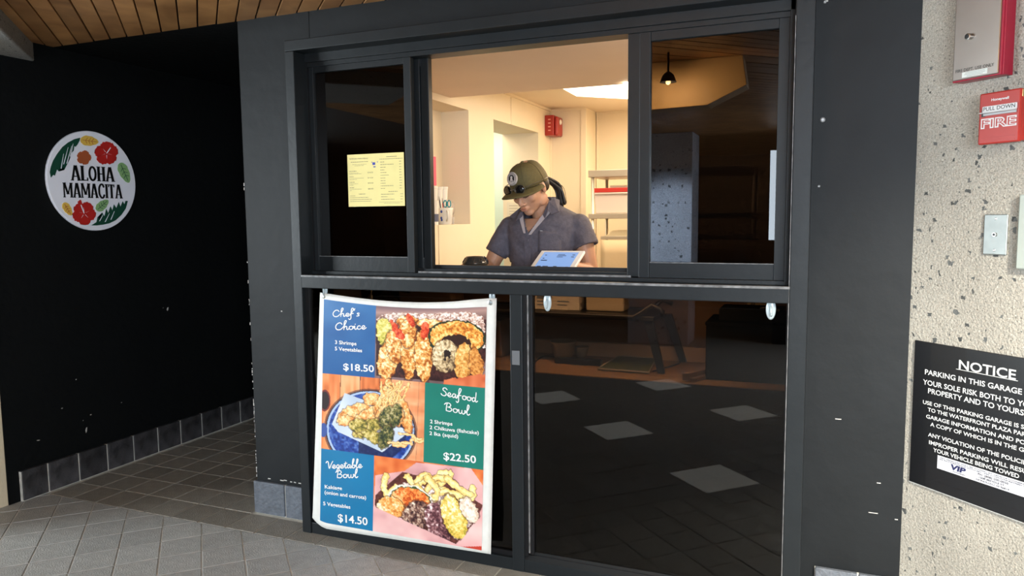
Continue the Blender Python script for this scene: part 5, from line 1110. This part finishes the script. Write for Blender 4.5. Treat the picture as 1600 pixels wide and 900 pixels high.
p0 = SY(660, 470, 2.92); o = obj('brown_carton', B(p0.x-.12, p0.x+.16, 2.88, 3.02, sz+.001, 1.04), mat('brown_carton', (.30, .18, .10), .7), None, bevel=.003); tag(o, 'tall brown carton standing behind the food banner', 'box')

# ================================================================== PERSON
per = thing('person', 'person in olive cap and slate blue short sleeved shirt looking down behind the counter', 'person', (-1.18, 3.26, 0))
skin = mat('skin', (.50, .275, .175), .45, var=.08, vs=12); skin.node_tree.nodes['Principled BSDF'].inputs['Subsurface Weight'].default_value = .08
hairm = mat('dark_hair', (.012, .009, .008), .45, stretch=(60, 60, 4), var=.5, vs=3)
shirt_m = mat('slate_blue_linen', (.098, .092, .118), .8, var=.18, vs=60, bump=.25, bs=150)
inner_m = mat('pale_grey_facing', (.42, .38, .40), .8); cap_m = mat('olive_twill', (.105, .085, .030), .75, var=.12, vs=80, bump=.2, bs=300)
HC = Vector((-1.214, 3.185, 1.480))
ya, pa = math.radians(-14), math.radians(27)
HR = Matrix.Rotation(ya, 4, 'Z') @ Matrix.Rotation(pa, 4, 'X') @ Matrix.Rotation(math.radians(-4), 4, 'Y')
HM = Matrix.Translation(HC) @ HR            # local: x to image right, -y face forward, z up
def H(x, y, z): return HM @ Vector((x, -y, z))   # y positive = forward
def hell(bm, c, r, rot=None): return ell(H(*c), r, bm, HR @ (rot or Matrix.Identity(4)), 20, 14)
bm = bmesh.new()
hell(bm, (0, -.012, .030), (.074, .092, .086)); hell(bm, (0, .022, -.030), (.062, .066, .080)); hell(bm, (0, .030, -.066), (.046, .050, .046))
hell(bm, (0, .058, -.096), (.026, .022, .020))                        # chin
for s in (-1, 1):
    hell(bm, (s*.036, .056, -.030), (.024, .024, .024)); hell(bm, (s*.052, .000, -.068), (.018, .034, .026), Matrix.Rotation(.3, 4, 'X'))
    hell(bm, (s*.029, .078, .006), (.019, .010, .008)); hell(bm, (s*.029, .073, -.010), (.015, .011, .009))
    hell(bm, (s*.012, .090, -.047), (.0085, .010, .0075))
    hell(bm, (s*.072, -.008, -.012), (.009, .016, .030), Matrix.Rotation(s*.25, 4, 'Z'))
tube([H(0, .080, .006), H(0, .090, -.018), H(0, .100, -.036), H(0, .102, -.043)], [.0085, .0085, .0105, .0105], bm); hell(bm, (0, .099, -.043), (.011, .011, .0095))
hell(bm, (0, .078, -.070), (.024, .014, .014))
hell(bm, (0, .090, -.066), (.019, .0065, .0050)); hell(bm, (0, .088, -.0765), (.016, .0070, .0055))
NB = Vector((-1.172, 3.270, 1.355))
tube([H(0, -.015, -.03), H(0, -.022, -.085), NB, NB+Vector((0, .005, -.06))], [.052, .050, .056, .075], bm, n=18)
# torso core and hips, legs
def ring_loft(bm, rings, n=28):
    R_ = [[bm.verts.new((cx+rx*math.copysign(abs(math.cos(t))**.85, math.cos(t)), cy+ry*math.copysign(abs(math.sin(t))**.85, math.sin(t)), z+tz*math.cos(t))) for t in [2*math.pi*k/n for k in range(n)]] for (cx, cy, z, rx, ry, tz) in rings]
    for a, b in zip(R_, R_[1:]):
        for k in range(n): bm.faces.new((a[k], a[(k+1) % n], b[(k+1) % n], b[k]))
    bm.faces.new(R_[0]); bm.faces.new(R_[-1][::-1])
ring_loft(bm, [(-1.18, 3.28, .80, .150, .105, 0), (-1.18, 3.285, .95, .140, .095, 0), (-1.18, 3.28, 1.12, .135, .095, 0), (-1.175, 3.275, 1.22, .150, .105, 0), (-1.172, 3.27, 1.295, .155, .095, .0), (-1.172, 3.272, 1.335, .10, .072, 0)])
SHL, SHR = Vector((-1.335, 3.262, 1.306)), Vector((-1.000, 3.262, 1.314))
ELL_, ELR = Vector((-1.428, 3.215, 1.105)), Vector((-.944, 3.265, 1.085))
WRL, WRR = Vector((-1.455, 3.00, 1.118)), Vector((-.985, 3.110, 1.122))
tube([SHL, SHL.lerp(ELL_, .5), ELL_], [.050, .044, .036], bm, n=16); tube([SHR, SHR.lerp(ELR, .5), ELR], [.050, .044, .036], bm, n=16)
ell(ELL_, (.036, .036, .036), bm); ell(ELR, (.036, .036, .036), bm)
tube([ELL_, ELL_.lerp(WRL, .4), WRL], [.036, .034, .022], bm, n=16); tube([ELR, ELR.lerp(WRR, .4), WRR], [.036, .034, .022], bm, n=16)
def hand(bm, wr, d, up, side):
    """palm and five fingers; d: pointing direction, side: +1 thumb towards +X"""
    d = d.normalized(); sd = d.cross(up).normalized(); up = sd.cross(d)
    pc_ = wr+d*.045; M_ = Matrix(((sd.x, d.x, up.x), (sd.y, d.y, up.y), (sd.z, d.z, up.z))).to_4x4()
    ell(pc_, (.038, .046, .015), bm, M_); ell(wr+d*.01, (.024, .03, .018), bm, M_)
    for k, (o, L) in enumerate(((-.030, .060), (-.010, .072), (.010, .068), (.030, .054))):
        b0 = pc_+sd*o*.9+d*.032; b1 = b0+d*L*.45+up*.004; b2 = b1+d*L*.32-up*L*.16; b3 = b2+d*L*.2-up*L*.22
        tube([b0, b1, b2, b3], [.0088, .0082, .0075, .006], bm, n=10)
    t0 = wr+d*.022+sd*side*.026; t1 = t0+sd*side*.022+d*.024-up*.004; t2 = t1+d*.028+sd*side*.006-up*.006; tube([t0, t1, t2], [.011, .0095, .007], bm, n=10)
hand(bm, WRL, Vector((.10, -.98, -.05)), Vector((0, 0, 1)), 1)
hand(bm, WRR, Vector((-.75, -.6, -.06)), Vector((0, 0, 1)), -1)
for sx in (-1.265, -1.095):
    tube([(sx, 3.28, .86), (sx, 3.275, .48), (sx, 3.29, .10)], [.085, .058, .042], bm, n=16)
body = obj('body', remeshed(bm, .0036, 5, .5), skin, per, smooth=True)
# shirt: torso shell with a cut V neck, sleeves
bm = bmesh.new()
ring_loft(bm, [(-1.180, 3.285, .80, .172, .125, 0), (-1.182, 3.285, .95, .160, .118, 0), (-1.184, 3.280, 1.10, .156, .116, 0), (-1.182, 3.275, 1.18, .162, .120, 0), (-1.174, 3.270, 1.25, .175, .120, 0), (-1.170, 3.268, 1.31, .186, .108, .002), (-1.168, 3.270, 1.345, .165, .088, .004), (-1.170, 3.276, 1.372, .112, .070, .004), (-1.172, 3.280, 1.392, .076, .062, .002), (-1.172, 3.280, 1.405, .064, .058, 0)])
for S_, E_, r0, r1, r2 in ((SHL, Vector((-1.402, 3.225, 1.168)), .060, .058, .056), (SHR, Vector((-.958, 3.245, 1.205)), .060, .058, .058)):
    tube([S_+(S_-E_)*.15+Vector((0, 0, -.01)), S_, S_.lerp(E_, .5), E_], [.026, r0-.010, r1-.003, r2], bm, n=22); ell(S_+Vector((0, 0, -.004)), (.052, .058, .046), bm)
sm = remeshed(bm, .0065, 10, .5)
b2 = bmesh.new(); b2.from_mesh(sm)
VT = Vector((-1.208, 0, 1.268))     # bottom of the V opening
def in_v(c):
    if c.y > 3.30 or c.z < VT.z: return False
    t = (c.z-VT.z)/(1.390-VT.z); xl = VT.x+(-1.262-VT.x)*t; xr = VT.x+(-1.104-VT.x)*t; return xl < c.x < xr
def cut(c):
    if in_v(c): return True
    if (c-Vector((-1.178, 3.275, c.z))).length < .068 and c.z > 1.376: return True
    for E_, S_ in ((Vector((-1.402, 3.225, 1.168)), SHL), (Vector((-.958, 3.245, 1.205)), SHR)):
        if (c-E_).length < .10 and (c-E_).dot((E_-S_).normalized()) > -.001: return True
    return False
bmesh.ops.delete(b2, geom=[f for f in b2.faces if cut(f.calc_center_median())], context='FACES')
for v in b2.verts:   # soft folds
    if 1.02 < v.co.z < 1.30: v.co.y += .0035*math.sin(v.co.x*70+v.co.z*45)*math.sin(v.co.z*30)
me = bpy.data.meshes.new('shirt'); b2.to_mesh(me); b2.free()
shirt = obj('shirt', me, shirt_m, per, smooth=True); md = shirt.modifiers.new('t', 'SOLIDIFY'); md.thickness = .003; md.offset = -1
ORG['shirt_'] = ORG[shirt.name]
def front_y(x, z):
    """front of the shirt torso at x, z"""
    cy, ry, rx, cx = 3.275, .118, .166, -1.178
    if z > 1.27: k = (z-1.27)/.12; ry -= .042*k; rx -= .05*k; cy += .004*k
    t = max(-.98, min(.98, (x-cx)/rx)); return cy-ry*(1-abs(t)**2.35)**.42-.0035
def on_shirt(P, name, m, parent, off=.0, th=.003):
    bmx = bmesh.new(); prism([Vector((x, front_y(x, z)-off, z)) for x, z in P], Vector((0, th, 0)), bmx); return obj(name, bmx, m, parent)
def strip(name, A_, B_, w0, w1, m, off, n=8, inward=0):
    bmx = bmesh.new(); L1 = []; L2 = []
    for i in range(n+1):
        t = i/n; x = A_[0]+(B_[0]-A_[0])*t; z = A_[1]+(B_[1]-A_[1])*t; w_ = w0+(w1-w0)*t
        yy = front_y(x, z)-off; L1.append(bmx.verts.new((x-w_/2, yy+inward*(t), z))); L2.append(bmx.verts.new((x+w_/2, front_y(x+w_/2, z)-off+inward*t, z)))
    for i in range(n): bmx.faces.new((L1[i], L1[i+1], L2[i+1], L2[i]))
    o = obj(name, bmx, m, per); o.modifiers.new('t', 'SOLIDIFY').thickness = .003; return o
strip('front_placket', (-1.205, .82), (-1.212, 1.272), .032, .030, shirt_m, .001)
strip('facing', (-1.196, 1.262), (-1.120, 1.370), .012, .030, inner_m, .009)
strip('facing', (-1.222, 1.268), (-1.256, 1.352), .010, .022, inner_m, .009)
for z in (1.235, 1.15, 1.06): obj('button', lathe([(.0052, 0), (.0052, .0018), (.001, .0018)], (0, 0, 0), M=Matrix.Translation(Vector((-1.203, front_y(-1.203, z)-.002, z))) @ Matrix.Rotation(math.pi/2, 4, 'X'), n=14), mat('shirt_button', (.16, .15, .17), .4), per)
# chest pocket
bmx = bmesh.new(); gx, gz = 8, 6; px0, px1, pz0, pz1 = -1.158, -1.058, 1.185, 1.278; vg = [[bmx.verts.new((px0+(px1-px0)*i/gx, front_y(px0+(px1-px0)*i/gx, pz0+(pz1-pz0)*j/gz)-.0025, pz0+(pz1-pz0)*j/gz)) for i in range(gx+1)] for j in range(gz+1)]
for j in range(gz):
    for i in range(gx): bmx.faces.new((vg[j][i], vg[j][i+1], vg[j+1][i+1], vg[j+1][i]))
pk = obj('chest_pocket', bmx, shirt_m, per, smooth=True); pk.modifiers.new('t', 'SOLIDIFY').thickness = .003
obj('pocket_tab', B(-1.150, -1.140, front_y(-1.145, 1.279)-.005, front_y(-1.145, 1.279)-.002, 1.275, 1.280), mat('tab_white', (.75, .75, .75), .5), pk)
# collar wings
def wing(pts, name='collar'):
    bmx = bmesh.new(); prism([Vector(p) for p in pts], Vector((.001, .004, -.001)), bmx); bmesh.ops.triangulate(bmx, faces=[f for f in bmx.faces if len(f.verts) > 4]); return obj(name, bmx, shirt_m, per, bevel=.001)
cn = PY
wing([(-1.122, 3.195, 1.412), (-1.108, 3.225, 1.428), (-1.092, 3.255, 1.420), (-1.068, 3.178, 1.366), (-1.100, 3.166, 1.352), (-1.118, 3.172, 1.374)])
wing([(-1.122, 3.192, 1.410), (-1.118, 3.170, 1.374), (-1.128, 3.156, 1.335), (-1.142, 3.166, 1.352)])
wing([(-1.240, 3.195, 1.394), (-1.262, 3.225, 1.396), (-1.312, 3.182, 1.346), (-1.280, 3.164, 1.332), (-1.258, 3.164, 1.352)])
wing([(-1.240, 3.192, 1.392), (-1.258, 3.162, 1.352), (-1.270, 3.154, 1.322), (-1.242, 3.160, 1.345)])
bmx = bmesh.new()
n_ = 22; cA = []; cB = []
for k in range(n_+1):
    t = math.radians(-35+250*k/n_); cA.append(bmx.verts.new((-1.178+.066*math.cos(t), 3.275+.062*math.sin(t), 1.394))); cB.append(bmx.verts.new((-1.178+.061*math.cos(t), 3.272+.057*math.sin(t), 1.432+.004*math.sin(t))))
for k in range(n_): bmx.faces.new((cA[k], cA[k+1], cB[k+1], cB[k]))
o = obj('collar_band', bmx, shirt_m, per, smooth=True); o.modifiers.new('t', 'SOLIDIFY').thickness = .004
# trousers and shoes
bmx = bmesh.new(); ring_loft(bmx, [(-1.18, 3.285, .78, .158, .118, 0), (-1.18, 3.285, .92, .156, .112, 0)])
for sx in (-1.265, -1.095): tube([(sx, 3.285, .86), (sx, 3.28, .48), (sx, 3.295, .08)], [.092, .075, .066], bmx, n=18)
obj('trousers', remeshed(bmx, .012, 4), mat('dark_trousers', (.02, .02, .025), .8), per, smooth=True)
for sx in (-1.27, -1.09):
    bmx = bmesh.new(); ell((sx, 3.25, .045), (.045, .12, .035), bmx); B(sx-.042, sx+.042, 3.14, 3.36, .003, .03, bmx); ell((sx, 3.31, .06), (.042, .055, .05), bmx)
    obj('shoe', remeshed(bmx, .008, 3), black, per, smooth=True)
# hair under the cap and ponytail
bm = bmesh.new(); hell(bm, (0, -.026, .020), (.075, .086, .068)); hell(bm, (.062, -.034, -.008), (.018, .034, .036)); hell(bm, (-.062, -.034, -.008), (.018, .034, .036)); hell(bm, (0, -.075, -.02), (.05, .03, .04))
hell(bm, (.066, .022, .008), (.010, .014, .018)); hell(bm, (-.066, .022, .008), (.010, .014, .018))
hair = obj('hair', remeshed(bm, .005, 4), hairm, per, smooth=True)
rr = random.Random(9); tail0 = H(.030, -.092, .000)
for k in range(16):
    a_ = tail0+Vector((rr.uniform(-.008, .008), rr.uniform(-.01, .01), rr.uniform(-.010, .010))); e_ = Vector((-1.108+rr.uniform(-.020, .034), 3.325+rr.uniform(-.02, .03), 1.392+rr.uniform(-.01, .02)))
    m_ = (a_+e_)/2+Vector((rr.uniform(.008, .026), .018, .018+rr.uniform(-.008, .01))); thin = .0016 if k > 11 else rr.uniform(.006, .010)
    obj('ponytail_lock' if k <= 11 else 'loose_strand', tube(cr([a_, m_, e_], 5), [thin*(1-.6*abs(i/10-.35)) for i in range(11)], n=8), hairm, hair, smooth=True)
# brows, lashes, lips
for s in (-1, 1):
    obj('eyebrow', tube([H(s*.014, .0885, .0165), H(s*.028, .087, .0205), H(s*.046, .075, .017)], [.0022, .0030, .0014], n=8), hairm, per, smooth=True)
    obj('eyelash', tube([H(s*.016, .0855, -.0135), H(s*.028, .0862, -.0175), H(s*.042, .0765, -.0125)], [.0010, .0019, .0010], n=8), hairm, per, smooth=True)
lipm = mat('lips', (.42, .19, .13), .45)
bm = bmesh.new(); hell(bm, (0, .0935, -.0665), (.0195, .0050, .0038)); hell(bm, (0, .0925, -.0755), (.0165, .0052, .0045)); obj('lips', remeshed(bm, .0016, 2), lipm, per, smooth=True)
# cap
cap = obj('cap', bmesh.new(), cap_m, per) if False else None
bm = bmesh.new(); NA, NR = 40, 14; rows_ = []
for j in range(NR+1):
    ph = math.pi/2*j/NR; row = []
    for i in range(NA):
        t = 2*math.pi*i/NA; rx, ry = .0825, .1010; sq = math.cos(ph)**.62; f_ = max(0, math.sin(t))
        row.append(bm.verts.new(H(rx*math.cos(t)*sq, -.012+ry*math.sin(t)*sq, .020+.094*math.sin(ph)**1.0*(1)+.010*f_*math.sin(ph*2)-.016*(1-f_)*math.cos(ph)*(1 if math.sin(t) < 0 else .4))))
    rows_.append(row)
for a_, b_ in zip(rows_, rows_[1:-1]):
    for k in range(NA): bm.faces.new((a_[k], a_[(k+1) % NA], b_[(k+1) % NA], b_[k]))
tp_ = bm.verts.new(H(0, -.012, .116))
for k in range(NA): bm.faces.new((rows_[-2][k], rows_[-2][(k+1) % NA], tp_))
bmesh.ops.delete(bm, geom=rows_[-1], context='VERTS')
cap = obj('cap', bm, cap_m, per, smooth=True); cap['label'] = 'olive flat brimmed cap'; cap.modifiers.new('t', 'SOLIDIFY').thickness = .002
def capp(t, ph, off=0):
    rx, ry = .0825+off, .1010+off; sq = math.cos(ph)**.62; f_ = max(0, math.sin(t)); return H(rx*math.cos(t)*sq, -.012+ry*math.sin(t)*sq, .020+(.094+off)*math.sin(ph)+.010*f_*math.sin(ph*2)-.016*(1-f_)*math.cos(ph)*(1 if math.sin(t) < 0 else .4))
bm = bmesh.new(); g1 = []; NB_ = 24
for j in range(7):
    row = []
    for i in range(NB_+1):
        t = math.radians(12+156*i/NB_); w_ = j/6; e = .082*(max(0, math.sin((t-math.radians(12))/math.radians(156)*math.pi))**.42)
        x = (.0825+.010*w_)*math.cos(t); y = -.012+.1010*math.sin(t)
        x2 = .098*math.cos(t)*1.0; y2 = y+e
        row.append(bm.verts.new(H(x+(x2-x)*w_, y+(y2-y)*w_, .024-.016*(1-math.sin(t))-.002*w_-.016*(abs(math.cos(t))**2)*w_)))
    g1.append(row)
for a_, b_ in zip(g1, g1[1:]):
    for i in range(NB_): bm.faces.new((a_[i], a_[i+1], b_[i+1], b_[i]))
br = obj('brim', bm, cap_m, cap, smooth=True); br.modifiers.new('t', 'SOLIDIFY').thickness = .004
obj('top_button', ell(H(0, -.012, .1165), (.008, .008, .005), None, HR), cap_m, cap, smooth=True)
for t0 in (0, 60, 120, 180, 240, 300):
    if t0 in (90,): continue
    obj('seam', tube([capp(math.radians(t0), ph, .0004) for ph in [i*math.pi/2/10 for i in range(10)]], .0011, n=6), mat('olive_seam', (.07, .055, .018), .8), cap)
# badge
bc = capp(math.radians(100), math.radians(31), .0015); bn = (bc-H(0, -.012, .03)).normalized(); bu = (HR @ Vector((0, 0, 1))); bu = (bu-bn*bu.dot(bn)).normalized(); br_ = bu.cross(bn)
MB_ = Matrix(((br_.x, bu.x, bn.x, bc.x), (br_.y, bu.y, bn.y, bc.y), (br_.z, bu.z, bn.z, bc.z), (0, 0, 0, 1)))
bdg = obj('badge', lathe([(.030, -.006), (.030, .002), (.0285, .003)], (0, 0, 0), M=MB_, n=36), mat('badge_grey', (.48, .44, .42), .7), cap)
bk = mat('badge_black', (.012, .011, .010), .7)
def bprism(P, z=.0036): return prism([MB_ @ Vector((x, y, z)) for x, y in P], (MB_.to_3x3() @ Vector((0, 0, -.001))))
obj('badge_mark', lathe([(.0265, .0030), (.0265, .0034)], (0, 0, 0), M=MB_, n=36), mat('badge_dark_ring', (.16, .14, .13), .7), cap)
obj('badge_mark', lathe([(.0245, .0031), (.0245, .0035)], (0, 0, 0), M=MB_, n=36), mat('badge_grey', (.5, .46, .42), .7), cap)
obj('badge_mark', bprism([(.0175*math.cos(math.radians(a_)), -.009 if a_ in (-30, 210) else .0175*math.sin(math.radians(a_))) for a_ in range(-30, 211, 20)], .0040), bk, cap)
obj('badge_mark', bprism([(-.008, -.008), (-.005, .003), (-.007, .008), (-.003, .012), (.003, .012), (.007, .008), (.005, .003), (.009, -.008)], .0044), mat('badge_light', (.62, .58, .54), .7), cap)
for k in range(9):
    a_ = math.radians(20+140*k/8); p_ = (.0205*math.cos(a_), .0205*math.sin(a_)); obj('badge_mark', bprism([(p_[0]-.0012, p_[1]-.0016), (p_[0]+.0012, p_[1]-.0016), (p_[0]+.0012, p_[1]+.0016), (p_[0]-.0012, p_[1]+.0016)], .0040), bk, cap)
obj('badge_mark', bprism([(-.022, -.016), (-.022, -.009), (.022, -.009), (.022, -.016)], .0046), mat('badge_light', (.62, .58, .54), .7), cap)
for k in range(6): x_ = -.016+k*.0062; obj('badge_mark', bprism([(x_, -.0145), (x_, -.0105), (x_+.003, -.0105), (x_+.003, -.0145)], .0052), bk, cap)
# sunglasses pushed up on the brim
sg = thing('sunglasses', 'dark sunglasses resting on the brim of the olive cap', 'glasses', H(0, .10, .03)); gm = mat('sunglass_frame', (.10, .085, .06), .3, metal=.4); lm = mat('dark_lens', (.006, .006, .007), .06, coat=1)
for s in (-1, 1):
    c_ = H(s*.033, .112, .036); n2_ = (HR @ Vector((s*.18, -1, .30))).normalized(); u2 = (HR @ Vector((1, 0, 0))); u2 = (u2-n2_*u2.dot(n2_)).normalized(); v2 = n2_.cross(u2)
    ML = Matrix(((u2.x, v2.x, n2_.x, c_.x), (u2.y, v2.y, n2_.y, c_.y), (u2.z, v2.z, n2_.z, c_.z), (0, 0, 0, 1))) @ Matrix.Diagonal((1.15, .92, 1, 1))
    obj('lens', lathe([(.021, -.001), (.021, .001), (.012, .003), (.001, .0036)], (0, 0, 0), M=ML, n=28), lm, sg, smooth=True)
    obj('rim', tube([ML @ Vector((.0222*math.cos(t*.2618), .0222*math.sin(t*.2618), 0)) for t in range(25)], .0020, n=8, caps=False), gm, sg, smooth=True)
    obj('temple', tube([ML @ Vector((s*.022, .006, 0)), H(s*.088, .055, .036), H(s*.094, .0, .028), H(s*.092, -.035, .020)], .0018, n=8), gm, sg, smooth=True)
obj('bridge', tube([H(-.011, .120, .040), H(0, .123, .044), H(.011, .120, .040)], .0020, n=8), gm, sg, smooth=True)
